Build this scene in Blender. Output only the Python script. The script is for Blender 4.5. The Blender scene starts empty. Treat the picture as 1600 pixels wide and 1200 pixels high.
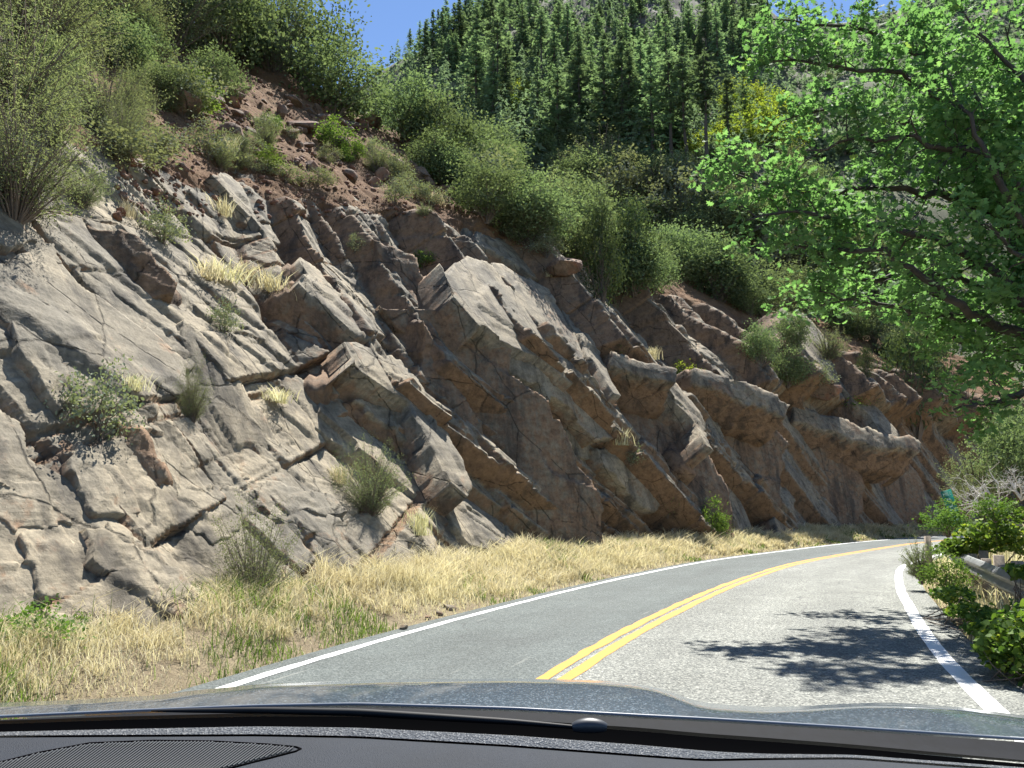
import bpy, math, random
import numpy as np
from mathutils import Vector, Matrix
from mathutils.bvhtree import BVHTree

R = math.radians
rng = np.random.default_rng(7)
random.seed(7)
scene = bpy.context.scene
col = scene.collection

# ------------------------------------------------------------------ camera
FPX, PITCH, EYE = 1293.0, R(8.8), 1.55
cam_d = bpy.data.cameras.new('camera')
cam = bpy.data.objects.new('camera', cam_d)
col.objects.link(cam)
cam.location = (0, 0, EYE)
cam.rotation_euler = (R(90) + PITCH, 0, 0)
cam_d.sensor_width = 36.0
cam_d.lens = 36.0 * FPX / 1600.0
cam_d.clip_start = 0.05
cam_d.clip_end = 3000
scene.camera = cam

# ------------------------------------------------------------------ light
SUN_AZ, SUN_EL = R(16), R(60)          # azimuth clockwise from +Y
SUN = Vector((math.sin(SUN_AZ) * math.cos(SUN_EL), math.cos(SUN_AZ) * math.cos(SUN_EL), math.sin(SUN_EL)))
world = bpy.data.worlds.new('World')
scene.world = world
world.use_nodes = True
wn = world.node_tree
sky = wn.nodes.new('ShaderNodeTexSky')
sky.sky_type = 'NISHITA'
sky.sun_disc = False
sky.sun_elevation = SUN_EL
sky.sun_rotation = SUN_AZ
sky.altitude = 2500
sky.air_density = 1.0
sky.dust_density = 0.0
sky.ozone_density = 4.0
wn.links.new(sky.outputs[0], wn.nodes['Background'].inputs[0])
wn.nodes['Background'].inputs[1].default_value = 0.08
sun_d = bpy.data.lights.new('sun', 'SUN')
sun_d.energy = 4.9
sun_d.angle = R(0.53)
sun_d.color = (1.0, 0.965, 0.90)
sun = bpy.data.objects.new('sun', sun_d)
col.objects.link(sun)
sun.rotation_euler = (-SUN).to_track_quat('-Z', 'Y').to_euler()
sun.location = (10, 30, 60)
vs = scene.view_settings
vs.view_transform = 'Standard'
vs.look = 'None'
vs.exposure = 1.38
vs.gamma = 1.0
scene.cycles.use_denoising = True
scene.cycles.max_bounces = 5
scene.cycles.use_adaptive_sampling = True
scene.cycles.adaptive_threshold = 0.02
scene.cycles.transparent_max_bounces = 8

# ------------------------------------------------------------------ small maths
def nrm(v):
    v = np.asarray(v, float)
    return v / np.maximum(np.linalg.norm(v, axis=-1, keepdims=True), 1e-9)

def hash3(ix, iy, iz, seed):
    h = (ix.astype(np.int64) * 374761393 + iy.astype(np.int64) * 668265263 + iz.astype(np.int64) * 1274126177 + seed * 362437) & 0xffffffff
    h = ((h ^ (h >> 13)) * 1274126177) & 0xffffffff
    h = ((h ^ (h >> 16)) * 2246822519) & 0xffffffff
    return ((h ^ (h >> 15)) & 0xffffff) / float(0xffffff)

def vnoise(p, seed=0):
    p = np.asarray(p, float)
    i = np.floor(p)
    f = p - i
    w = f * f * (3 - 2 * f)
    i = i.astype(np.int64)
    x, y, z = i[:, 0], i[:, 1], i[:, 2]
    wx, wy, wz = w[:, 0], w[:, 1], w[:, 2]
    def L(dy, dz):
        a = hash3(x, y + dy, z + dz, seed); b = hash3(x + 1, y + dy, z + dz, seed)
        return a + (b - a) * wx
    a = L(0, 0); a = a + (L(1, 0) - a) * wy
    b = L(0, 1); b = b + (L(1, 1) - b) * wy
    return (a + (b - a) * wz) * 2 - 1

def fbm(p, octaves=4, seed=0, gain=0.5):
    t, a, s = 0, 1.0, 0
    q = np.asarray(p, float)
    for k in range(octaves):
        t = t + a * vnoise(q * 2 ** k + 17.3 * k, seed + k)
        s += a
        a *= gain
    return t / s

def sstep(a, b, x):
    t = np.clip((x - a) / (b - a), 0, 1)
    return t * t * (3 - 2 * t)

def pixel_ray(u, v):
    """direction of the line of sight through a point of the 1600 x 1200 photograph"""
    x, y = (np.asarray(u, float) - 800) / FPX, (600 - np.asarray(v, float)) / FPX
    c, s = math.cos(PITCH), math.sin(PITCH)
    return np.stack([x, c - y * s, s + y * c], -1)

def at(u, v, y):
    """the point on that line of sight at forward distance y"""
    d = pixel_ray(u, v)
    return np.array([d[0] / d[1] * y, y, EYE + d[2] / d[1] * y])

# ------------------------------------------------------------------ mesh building
def mesh_np(name, verts, faces, smooth=False, attrs=None, uv=None, vcol=None):
    """verts (N,3); faces: (M,k) array or list of such arrays"""
    me = bpy.data.meshes.new(name)
    verts = np.asarray(verts, np.float32)
    if isinstance(faces, np.ndarray):
        faces = [faces]
    faces = [np.asarray(f, np.int32) for f in faces if len(f)]
    me.vertices.add(len(verts))
    me.vertices.foreach_set('co', verts.ravel())
    loops = np.concatenate([f.ravel() for f in faces])
    tot = np.concatenate([np.full(len(f), f.shape[1], np.int32) for f in faces])
    start = np.concatenate([[0], np.cumsum(tot)[:-1]]).astype(np.int32)
    me.loops.add(len(loops))
    me.loops.foreach_set('vertex_index', loops)
    me.polygons.add(len(tot))
    me.polygons.foreach_set('loop_start', start)
    me.polygons.foreach_set('loop_total', tot)
    if smooth:
        me.polygons.foreach_set('use_smooth', np.ones(len(tot), bool))
    for k, a in (attrs or {}).items():
        at_ = me.attributes.new(k, 'FLOAT', 'POINT')
        at_.data.foreach_set('value', np.asarray(a, np.float32))
    if uv is not None:
        l = me.uv_layers.new(name='UVMap')
        l.data.foreach_set('uv', np.asarray(uv, np.float32)[loops].ravel())
    me.update(calc_edges=True)
    return me

def link(name, me, mats, parent=None):
    o = bpy.data.objects.new(name, me)
    if me is not None and mats is not None:
        for m in (mats if isinstance(mats, (list, tuple)) else [mats]):
            if len(me.materials) < (len(mats) if isinstance(mats, (list, tuple)) else 1):
                me.materials.append(m)
    col.objects.link(o)
    if parent is not None:
        o.parent = parent
    return o

def tag(o, label, cat, group=None):
    o['label'] = label
    o['category'] = cat
    if group:
        o['group'] = group
    return o

def setting(o, label=None):
    o['kind'] = 'structure'
    if label: o['label'] = label
    return o

def stuff(o, label, cat):
    o['kind'] = 'stuff'; o['label'] = label; o['category'] = cat
    return o

def empty(name, loc=(0, 0, 0), rz=0, sc=1):
    o = bpy.data.objects.new(name, None)
    o.empty_display_size = 0.2
    col.objects.link(o)
    o.location = loc; o.rotation_euler = (0, 0, rz)
    o.scale = (sc, sc, sc) if np.isscalar(sc) else sc
    return o

def grid_faces(nr, nc):
    i = np.arange(nr * nc).reshape(nr, nc)
    return np.stack([i[:-1, :-1], i[:-1, 1:], i[1:, 1:], i[1:, :-1]], -1).reshape(-1, 4)

class MB:
    """collects pieces of geometry for one mesh"""
    def __init__(self):
        self.v, self.f, self.n, self.mi = [], {}, 0, {}
        self.a = []
    def add(self, v, f, mat=0, a=0.0):
        v = np.asarray(v, float)
        f = np.asarray(f, int) + self.n
        self.v.append(v); self.n += len(v)
        self.a.append(np.broadcast_to(np.asarray(a, float), (len(v),)))
        self.f.setdefault((f.shape[1], mat), []).append(f)
    def tube(self, pts, rad, seg=6, mat=0, a=0.0):
        pts = np.asarray(pts, float); n = len(pts)
        rad = np.broadcast_to(np.asarray(rad, float), (n,))
        t = np.gradient(pts, axis=0); t = nrm(t)
        ref = np.array([0, 0, 1.0]) if abs(t[0, 2]) < 0.9 else np.array([1.0, 0, 0])
        a1 = nrm(np.cross(t, ref)); a2 = np.cross(t, a1)
        th = np.linspace(0, 2 * np.pi, seg, endpoint=False)
        v = pts[:, None] + rad[:, None, None] * (np.cos(th)[None, :, None] * a1[:, None] + np.sin(th)[None, :, None] * a2[:, None])
        i = np.arange(n * seg).reshape(n, seg)
        j = np.roll(i, -1, 1)
        f = np.stack([i[:-1], j[:-1], j[1:], i[1:]], -1).reshape(-1, 4)
        self.add(v.reshape(-1, 3), f, mat, a)
        self.add(np.concatenate([v[-1]]), np.arange(seg)[None], mat, a)
    def box(self, c, ex, ey, ez, mat=0):
        c, ex, ey, ez = (np.asarray(q, float) for q in (c, ex, ey, ez))
        s = [(-1, -1, -1), (1, -1, -1), (1, 1, -1), (-1, 1, -1), (-1, -1, 1), (1, -1, 1), (1, 1, 1), (-1, 1, 1)]
        v = [c + a * ex + b * ey + d * ez for a, b, d in s]
        self.add(v, [(0, 3, 2, 1), (4, 5, 6, 7), (0, 1, 5, 4), (1, 2, 6, 5), (2, 3, 7, 6), (3, 0, 4, 7)], mat)
    def cards(self, c, au, av, tv, tf, mat=0, a=0.0, bend=None):
        """a copy of a flat template (tv: k x 2, tf: faces) at each centre, along axes au, av"""
        n, k = len(c), len(tv)
        if n == 0: return
        tv = np.asarray(tv, float)
        v = c[:, None] + tv[None, :, 0, None] * au[:, None] + tv[None, :, 1, None] * av[:, None]
        if bend is not None:
            w = np.cross(au, av); w = nrm(w) * np.linalg.norm(au, axis=1, keepdims=True)
            v = v + (bend * (np.abs(tv[:, 0]) ** 1.0))[None, :, None] * w[:, None]
        a = np.repeat(np.broadcast_to(np.asarray(a, float), (n,)), k)
        self.v.append(v.reshape(-1, 3))
        off = (np.arange(n) * k + self.n)[:, None, None]
        for f in tf:
            f = np.asarray(f, int)
            self.f.setdefault((f.shape[1], mat), []).append((f[None] + off).reshape(-1, f.shape[1]))
        self.a.append(a); self.n += n * k
    def mesh(self, name, smooth=False):
        keys = list(self.f)
        faces = [np.concatenate(self.f[k]) for k in keys]
        me = mesh_np(name, np.concatenate(self.v), faces, smooth, {'var': np.concatenate(self.a)})
        if any(k[1] for k in keys):
            mi = np.concatenate([np.full(len(f), k[1], np.int32) for f, k in zip(faces, keys)])
            me.polygons.foreach_set('material_index', mi)
        return me

def rand_dirs(n):
    v = rng.normal(size=(n, 3))
    return nrm(v)

def frames(n, up=0.0):
    """random pairs of perpendicular unit axes; up pulls the normals towards the sky"""
    w = nrm(rand_dirs(n) + np.array([0, 0, up]))
    r = rand_dirs(n)
    a = nrm(np.cross(w, r)); b = np.cross(w, a)
    return a, b

# leaf outlines
T_LEAF = (np.array([(-.5, 0), (-.15, .28), (.25, .24), (.55, 0), (.2, -.26), (-.2, -.25)]), [np.array([[0, 1, 2, 3, 4, 5]])])
T_OAK = (np.array([(-.55, 0), (-.3, .1), (-.25, .3), (-.08, .14), (.08, .42), (.2, .16), (.42, .3), (.55, 0),
                   (.42, -.3), (.2, -.16), (.08, -.42), (-.08, -.14), (-.25, -.3), (-.3, -.1)]),
         [np.array([[0, 1, 3, 5, 7, 9, 11, 13]]), np.array([[1, 2, 3], [3, 4, 5], [5, 6, 7], [7, 8, 9], [9, 10, 11], [11, 12, 13]])])
T_HEART = (np.array([(-.5, 0), (-.55, .25), (-.3, .45), (.05, .4), (.55, 0), (.05, -.4), (-.3, -.45), (-.55, -.25)]), [np.array([[0, 1, 2, 3, 4, 5, 6, 7]])])
T_SPRAY = (np.array([(-.1, -.06), (-.1, .06), (.15, .3), (.22, .1), (.5, .36), (.5, .08), (.95, 0), (.5, -.1), (.48, -.36), (.2, -.1), (.12, -.3)]),
           [np.array([[0, 9, 7, 6, 5, 3, 1]]), np.array([[1, 3, 2], [3, 5, 4], [7, 9, 8], [9, 0, 10]])])
T_TUFT = (np.array([(-.3, 0), (.1, .42), (.25, .12), (.9, .05), (.3, -.14), (.05, -.45)]), [np.array([[0, 1, 2, 4, 5]]), np.array([[2, 3, 4]])])
T_TRI = (np.array([(-.5, -.3), (.5, -.1), (.1, .5)]), [np.array([[0, 1, 2]])])

# ------------------------------------------------------------------ material helpers
def mat_new(name):
    m = bpy.data.materials.new(name)
    m.use_nodes = True
    nt = m.node_tree
    b = nt.nodes['Principled BSDF']
    return m, nt, b

class N:
    """thin wrapper for wiring nodes"""
    def __init__(self, nt): self.nt = nt
    def __call__(self, t, **kw):
        n = self.nt.nodes.new(t)
        for k, v in kw.items():
            if k.startswith('i_'):
                key = k[2:].replace('_', ' ')
                n.inputs[key].default_value = v
            else:
                setattr(n, k, v)
        return n
    def l(self, a, b): self.nt.links.new(a, b)
    def noise(self, vec, scale, detail=6, rough=0.6, dist=0):
        n = self('ShaderNodeTexNoise'); n.inputs['Scale'].default_value = scale; n.inputs['Detail'].default_value = detail
        n.inputs['Roughness'].default_value = rough; n.inputs['Distortion'].default_value = dist
        if vec is not None: self.l(vec, n.inputs['Vector'])
        return n.outputs['Fac']
    def ramp(self, fac, stops):
        n = self('ShaderNodeValToRGB')
        e = n.color_ramp.elements
        while len(e) < len(stops): e.new(0.5)
        for el, (p, c) in zip(e, stops):
            el.position = p
            el.color = (c, c, c, 1) if np.isscalar(c) else (*c, 1)
        self.l(fac, n.inputs[0])
        return n.outputs[0]
    def mix(self, fac, a, b, mode='MIX'):
        n = self('ShaderNodeMix', data_type='RGBA', blend_type=mode)
        for s, v in ((0, fac), (6, a), (7, b)):
            if hasattr(v, 'node'): self.l(v, n.inputs[s])
            elif s == 0: n.inputs[0].default_value = v
            else: n.inputs[s].default_value = (*v, 1)
        return n.outputs[2]
    def math(self, op, a, b=0.0, clamp=False):
        n = self('ShaderNodeMath', operation=op, use_clamp=clamp)
        for k, v in enumerate((a, b)):
            if hasattr(v, 'node'): self.l(v, n.inputs[k])
            else: n.inputs[k].default_value = v
        return n.outputs[0]
    def attr(self, name):
        return self('ShaderNodeAttribute', attribute_name=name).outputs['Fac']
    def mapping(self, vec, scale=(1, 1, 1), rot=(0, 0, 0)):
        n = self('ShaderNodeMapping'); n.inputs['Scale'].default_value = scale; n.inputs['Rotation'].default_value = rot
        self.l(vec, n.inputs['Vector'])
        return n.outputs[0]
    def bump(self, h, strength, dist, normal=None):
        n = self('ShaderNodeBump'); n.inputs['Strength'].default_value = strength; n.inputs['Distance'].default_value = dist
        self.l(h, n.inputs['Height'])
        if normal is not None: self.l(normal, n.inputs['Normal'])
        return n.outputs[0]

NB = nrm(np.array([0.75, -0.25, 0.61]))        # bedding planes dip to the right, towards the road
NJ = nrm(np.array([0.32, -0.93, 0.12]))        # joint faces look back down the road
NC = nrm(np.cross(NB, NJ))
BED_X = nrm(np.cross(NB, [0, 0, 1.0]))
BED_Y = np.cross(NB, BED_X)

def rock_material(name, grey, tan, fresh, dark):
    m, nt, b = mat_new(name); n = N(nt)
    geo = n('ShaderNodeNewGeometry'); pos = geo.outputs['Position']
    # coordinates in the bedding frame: x, y in the plane, z across it
    def dotv(v):
        d = n('ShaderNodeVectorMath', operation='DOT_PRODUCT'); n.l(pos, d.inputs[0]); d.inputs[1].default_value = tuple(v); return d.outputs['Value']
    comb = n('ShaderNodeCombineXYZ')
    for k, v in enumerate((BED_X, BED_Y, NB)): n.l(dotv(v), comb.inputs[k])
    bed = comb.outputs[0]
    big = n.noise(pos, 0.35, 3, 0.6)
    mid = n.noise(pos, 3.6, 7, 0.7)
    lam = n.noise(n.mapping(bed, (0.30, 4.5, 6.0)), 1.0, 5, 0.62)
    streak = n.noise(n.mapping(pos, (1.6, 1.6, 0.16)), 1.0, 4, 0.6)
    c1 = n.mix(n.ramp(big, [(0.35, 0.0), (0.65, 1.0)]), grey, tan)
    fr = n.attr('fresh')
    frm = n.math('ADD', fr, n.math('MULTIPLY', n.math('SUBTRACT', mid, 0.5), 2.2), True)
    c2 = n.mix(n.ramp(frm, [(0.3, 0.0), (0.75, 1.0)]), c1, fresh)
    st = n.ramp(streak, [(0.48, 0.0), (0.66, 1.0)])
    c3 = n.mix(n.math('MULTIPLY', st, 0.72), c2, dark)
    c4 = n.mix(0.75, c3, n.ramp(lam, [(0.3, 0.55), (0.5, 1.0), (0.7, 1.25)]), 'MULTIPLY')
    fine = n.noise(pos, 13, 5, 0.75)
    crack = n('ShaderNodeTexVoronoi', feature='DISTANCE_TO_EDGE'); crack.inputs['Scale'].default_value = 0.55
    wv = n('ShaderNodeVectorMath', operation='ADD'); n.l(n.mapping(bed, (0.8, 0.7, 1.6)), wv.inputs[0])
    wq = n('ShaderNodeTexNoise'); wq.inputs['Scale'].default_value = 1.1; wq.inputs['Detail'].default_value = 4; n.l(pos, wq.inputs['Vector'])
    wsc = n('ShaderNodeVectorMath', operation='SCALE'); wsc.inputs['Scale'].default_value = 0.22; n.l(wq.outputs['Color'], wsc.inputs[0]); n.l(wsc.outputs[0], wv.inputs[1]); n.l(wv.outputs[0], crack.inputs['Vector'])
    crk = n.ramp(crack.outputs['Distance'], [(0.0, 0.0), (0.014, 1.0)])
    crk = n.math('ADD', crk, n.ramp(mid, [(0.50, 0.0), (0.60, 1.0)]), True)
    c4 = n.mix(1.0, c4, n.ramp(crk, [(0.0, 0.4), (1.0, 1.0)]), 'MULTIPLY')
    c4 = n.mix(1.0, c4, n.ramp(fine, [(0.3, 0.7), (0.5, 1.0), (0.72, 1.3)]), 'MULTIPLY')
    c5 = n.mix(0.8, c4, n.ramp(mid, [(0.3, 0.72), (0.5, 1.0), (0.7, 1.22)]), 'MULTIPLY')
    n.l(c5, b.inputs['Base Color'])
    b.inputs['Roughness'].default_value = 0.88
    b.inputs['Specular IOR Level'].default_value = 0.25
    h = n.math('ADD', n.math('MULTIPLY', lam, 0.022), n.math('MULTIPLY', fine, 0.02))
    h = n.math('ADD', h, n.math('MULTIPLY', crk, 0.02))
    n.l(n.bump(h, 1.0, 1.0), b.inputs['Normal'])
    return m

ROCK = rock_material('sandstone', (0.168, 0.150, 0.116), (0.29, 0.243, 0.168), (0.195, 0.125, 0.076), (0.04, 0.036, 0.032))
BOULDER = rock_material('red_sandstone', (0.17, 0.13, 0.10), (0.22, 0.155, 0.11), (0.19, 0.095, 0.06), (0.07, 0.05, 0.04))

def simple(name, colr, rough=0.8, metal=0.0, spec=0.5, nscale=None, namt=0.3, bump=0.0):
    m, nt, b = mat_new(name); n = N(nt)
    b.inputs['Roughness'].default_value = rough; b.inputs['Metallic'].default_value = metal
    b.inputs['Specular IOR Level'].default_value = spec
    if nscale:
        tc = n('ShaderNodeTexCoord').outputs['Object']
        f = n.noise(tc, nscale, 6, 0.65)
        c = n.mix(1.0, colr, n.ramp(f, [(0.25, 1 - namt), (0.75, 1 + namt)]), 'MULTIPLY')
        n.l(c, b.inputs['Base Color'])
        if bump: n.l(n.bump(f, 0.6, bump), b.inputs['Normal'])
    else:
        b.inputs['Base Color'].default_value = (*colr, 1)
    return m

def leaf_material(name, c_dark, c_light, trans=0.4, gloss=0.25, rough=0.45, hue_obj=0.12, c_third=None, tint=(1.25, 1.3, 0.55)):
    m, nt, b = mat_new(name); n = N(nt)
    var = n.attr('var')
    oi = n('ShaderNodeObjectInfo').outputs['Random']
    c = n.mix(var, c_dark, c_light)
    if c_third is not None:
        c = n.mix(n.ramp(var, [(0.86, 0.0), (0.97, 1.0)]), c, c_third)
    f = n.math('ADD', 1 - hue_obj, n.math('MULTIPLY', oi, 2 * hue_obj))
    hsv = n('ShaderNodeHueSaturation'); n.l(c, hsv.inputs['Color']); n.l(f, hsv.inputs['Value'])
    hv = n.math('ADD', 0.5 - 0.016, n.math('MULTIPLY', oi, 0.032)); n.l(hv, hsv.inputs['Hue'])
    c = hsv.outputs[0]
    n.l(c, b.inputs['Base Color'])
    b.inputs['Roughness'].default_value = rough
    b.inputs['Specular IOR Level'].default_value = gloss
    tr = n('ShaderNodeBsdfTranslucent')
    ct = n.mix(1.0, c, tint, 'MULTIPLY'); n.l(ct, tr.inputs[0])
    mx = n('ShaderNodeMixShader'); mx.inputs[0].default_value = trans
    n.l(b.outputs[0], mx.inputs[1]); n.l(tr.outputs[0], mx.inputs[2])
    n.l(mx.outputs[0], nt.nodes['Material Output'].inputs['Surface'])
    return m

M_OAK = leaf_material('oak_leaf', (0.07, 0.135, 0.05), (0.22, 0.335, 0.15), 0.54, 0.06, 0.6, 0.05, (0.26, 0.32, 0.10), (1.08, 1.25, 0.68))
M_SCRUB = leaf_material('scrub_leaf', (0.082, 0.112, 0.055), (0.225, 0.275, 0.15), 0.36, 0.02, 0.9, 0.22, None, (1.1, 1.2, 0.7))
M_FEATHER = leaf_material('feathery_leaf', (0.125, 0.148, 0.078), (0.255, 0.28, 0.165), 0.38, 0.02, 0.9, 0.12, None, (1.15, 1.2, 0.7))
M_SAGE = leaf_material('sage_leaf', (0.14, 0.165, 0.12), (0.29, 0.31, 0.22), 0.25, 0.02, 0.9, 0.15)
M_JUN = leaf_material('juniper_leaf', (0.045, 0.07, 0.035), (0.105, 0.14, 0.075), 0.2, 0.02, 0.9, 0.15)
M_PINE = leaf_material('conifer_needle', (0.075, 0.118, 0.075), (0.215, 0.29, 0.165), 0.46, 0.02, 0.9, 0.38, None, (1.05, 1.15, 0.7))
M_FAR = leaf_material('far_needle', (0.095, 0.13, 0.095), (0.235, 0.285, 0.19), 0.42, 0.02, 0.9, 0.05, None, (1.0, 1.15, 0.75))
M_YEL = leaf_material('bright_leaf', (0.16, 0.22, 0.04), (0.33, 0.38, 0.09), 0.45, 0.02, 0.9, 0.1)
M_VINE = leaf_material('vine_leaf', (0.055, 0.10, 0.022), (0.19, 0.27, 0.06), 0.4, 0.12, 0.6, 0.1, (0.3, 0.33, 0.05))
M_GREEN = leaf_material('weed_leaf', (0.07, 0.12, 0.03), (0.17, 0.25, 0.08), 0.4, 0.03, 0.8, 0.1)
M_DRY = leaf_material('dry_grass_blade', (0.46, 0.41, 0.235), (0.82, 0.77, 0.52), 0.35, 0.1, 0.7, 0.06, None, (1.0, 1.0, 0.85))
M_BARK = simple('bark', (0.075, 0.06, 0.048), 0.9, nscale=6, namt=0.45, bump=0.03)
M_OAKBARK = simple('oak_bark', (0.05, 0.043, 0.036), 0.9, nscale=9, namt=0.5, bump=0.02)
M_TWIG = simple('twig', (0.14, 0.11, 0.085), 0.85, nscale=20)
M_GREYWOOD = simple('weathered_grey_wood', (0.50, 0.48, 0.45), 0.85, nscale=20)

# ------------------------------------------------------------------ the road's line
CP = np.array([(-6.0, -30), (-4.9, -20), (-3.7, -11), (-2.5, -3), (-1.2, 3.0), (0.39, 8.14), (1.74, 11.65), (4.12, 17.08), (5.97, 20.8), (8.54, 25.63),
               (12.39, 31.41), (17.81, 39.08), (21.43, 43.8), (28.2, 51.3), (36.0, 58.3), (46, 65.3), (58, 71.3), (72, 76.3), (90, 80)])
def catmull(P, n=40):
    out = []
    Q = np.vstack([2 * P[0] - P[1], P, 2 * P[-1] - P[-2]])
    for i in range(1, len(Q) - 2):
        p0, p1, p2, p3 = Q[i - 1:i + 3]
        t = np.linspace(0, 1, n, endpoint=False)[:, None]
        out.append(0.5 * (2 * p1 + (p2 - p0) * t + (2 * p0 - 5 * p1 + 4 * p2 - p3) * t ** 2 + (3 * p1 - p0 - 3 * p2 + p3) * t ** 3))
    return np.vstack(out + [P[-1:]])
_c = catmull(CP)
_s = np.concatenate([[0], np.cumsum(np.linalg.norm(np.diff(_c, axis=0), axis=1))])
SS = np.arange(0, _s[-1], 0.25)
CC = np.stack([np.interp(SS, _s, _c[:, k]) for k in (0, 1)], -1)
for _ in range(2):
    K = np.hanning(25); K /= K.sum()
    pad = np.vstack([CC[0] + (CC[0] - CC[1]) * np.arange(12, 0, -1)[:, None], CC, CC[-1] + (CC[-1] - CC[-2]) * np.arange(1, 13)[:, None]])
    CC = np.stack([np.convolve(pad[:, k], K, 'valid') for k in (0, 1)], -1)
TT = nrm(np.gradient(CC, axis=0))
LN = np.stack([-TT[:, 1], TT[:, 0]], -1)          # to the left of travel
def S_at_y(y): return np.interp(y, CC[:, 1], SS)
WL = 2.68
def WR(s): return np.interp(s, [S_at_y(8), S_at_y(16), S_at_y(26)], [3.65, 3.45, 2.95])
def VERGE(s): return np.interp(s, [S_at_y(4.0), S_at_y(8.5), S_at_y(11.5), S_at_y(17)], [1.35, 1.5, 2.1, 3.0])
def on_road(s, e):
    """plan position at arc length s, e metres to the left of the centre line"""
    s = np.asarray(s, float); e = np.asarray(e, float)
    c = np.stack([np.interp(s, SS, CC[:, k]) for k in (0, 1)], -1)
    l = nrm(np.stack([np.interp(s, SS, LN[:, k]) for k in (0, 1)], -1))
    return c + l * e[..., None]
S0, S1 = SS[0] + 0.5, SS[-1] - 0.5

# cliff profile along the road, by the forward distance of the cliff foot
PY =  [-30, 3,  10,  16,  22,  30,  40,  50,  62,  72,  80]
P_H = [8.0, 8.0, 8.6, 9.8, 11.2, 13.5, 15.2, 15.6, 15.0, 11.0, 9.5]
P_HL = [1.0, 1.0, 1.5, 3.2, 5.5, 8.0, 8.0, 8.3, 8.5, 8.0, 7.0]
P_A1 = [55, 55, 56, 60, 68, 74, 76, 77, 79, 79, 79]
P_A2 = [50, 50, 50, 50, 50, 51, 50, 48, 46, 44, 44]
P_C = [45, 45, 45, 42, 35, 27.5, 24, 24, 23, 19, 18]
def prof(name, y): return np.interp(y, PY, name)
def cliff_base(yf, t_d):
    """height of the undisplaced hill t_d metres behind the foot of the cliff whose foot lies at forward distance yf"""
    H, HL = prof(P_H, yf), prof(P_HL, yf)
    a1, a2 = np.tan(np.radians(prof(P_A1, yf))), np.tan(np.radians(prof(P_A2, yf)))
    d1 = HL / a1; d2 = d1 + (H - HL) / a2
    C = prof(P_C, yf); d3 = d2 + (C - H) / 0.80
    z = np.where(t_d < d1, t_d * a1, np.where(t_d < d2, HL + (t_d - d1) * a2, np.where(t_d < d3, H + (t_d - d2) * 0.80, C + (t_d - d3) * 0.12)))
    return z + 0.15

# ------------------------------------------------------------------ road
def strip(name, s, e0, e1, z0, z1, nc, mat, parent=None, uvs=True):
    s = np.asarray(s, float)
    w = np.linspace(0, 1, nc)
    e = np.stack([np.broadcast_to(e0, s.shape) * (1 - k) + np.broadcast_to(e1, s.shape) * k for k in w], 1)
    xy = on_road(np.repeat(s[:, None], nc, 1), e)
    z = np.broadcast_to(np.asarray(z0)[..., None] if np.ndim(z0) else z0, e.shape) * (1 - w) + np.broadcast_to(z1, e.shape) * w
    v = np.concatenate([xy, z[..., None]], -1).reshape(-1, 3)
    uv = np.stack([e, np.repeat(s[:, None], nc, 1)], -1).reshape(-1, 2)
    me = mesh_np(name, v, grid_faces(len(s), nc)[:, ::-1], True, uv=uv)
    return link(name, me, mat, parent)

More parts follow.
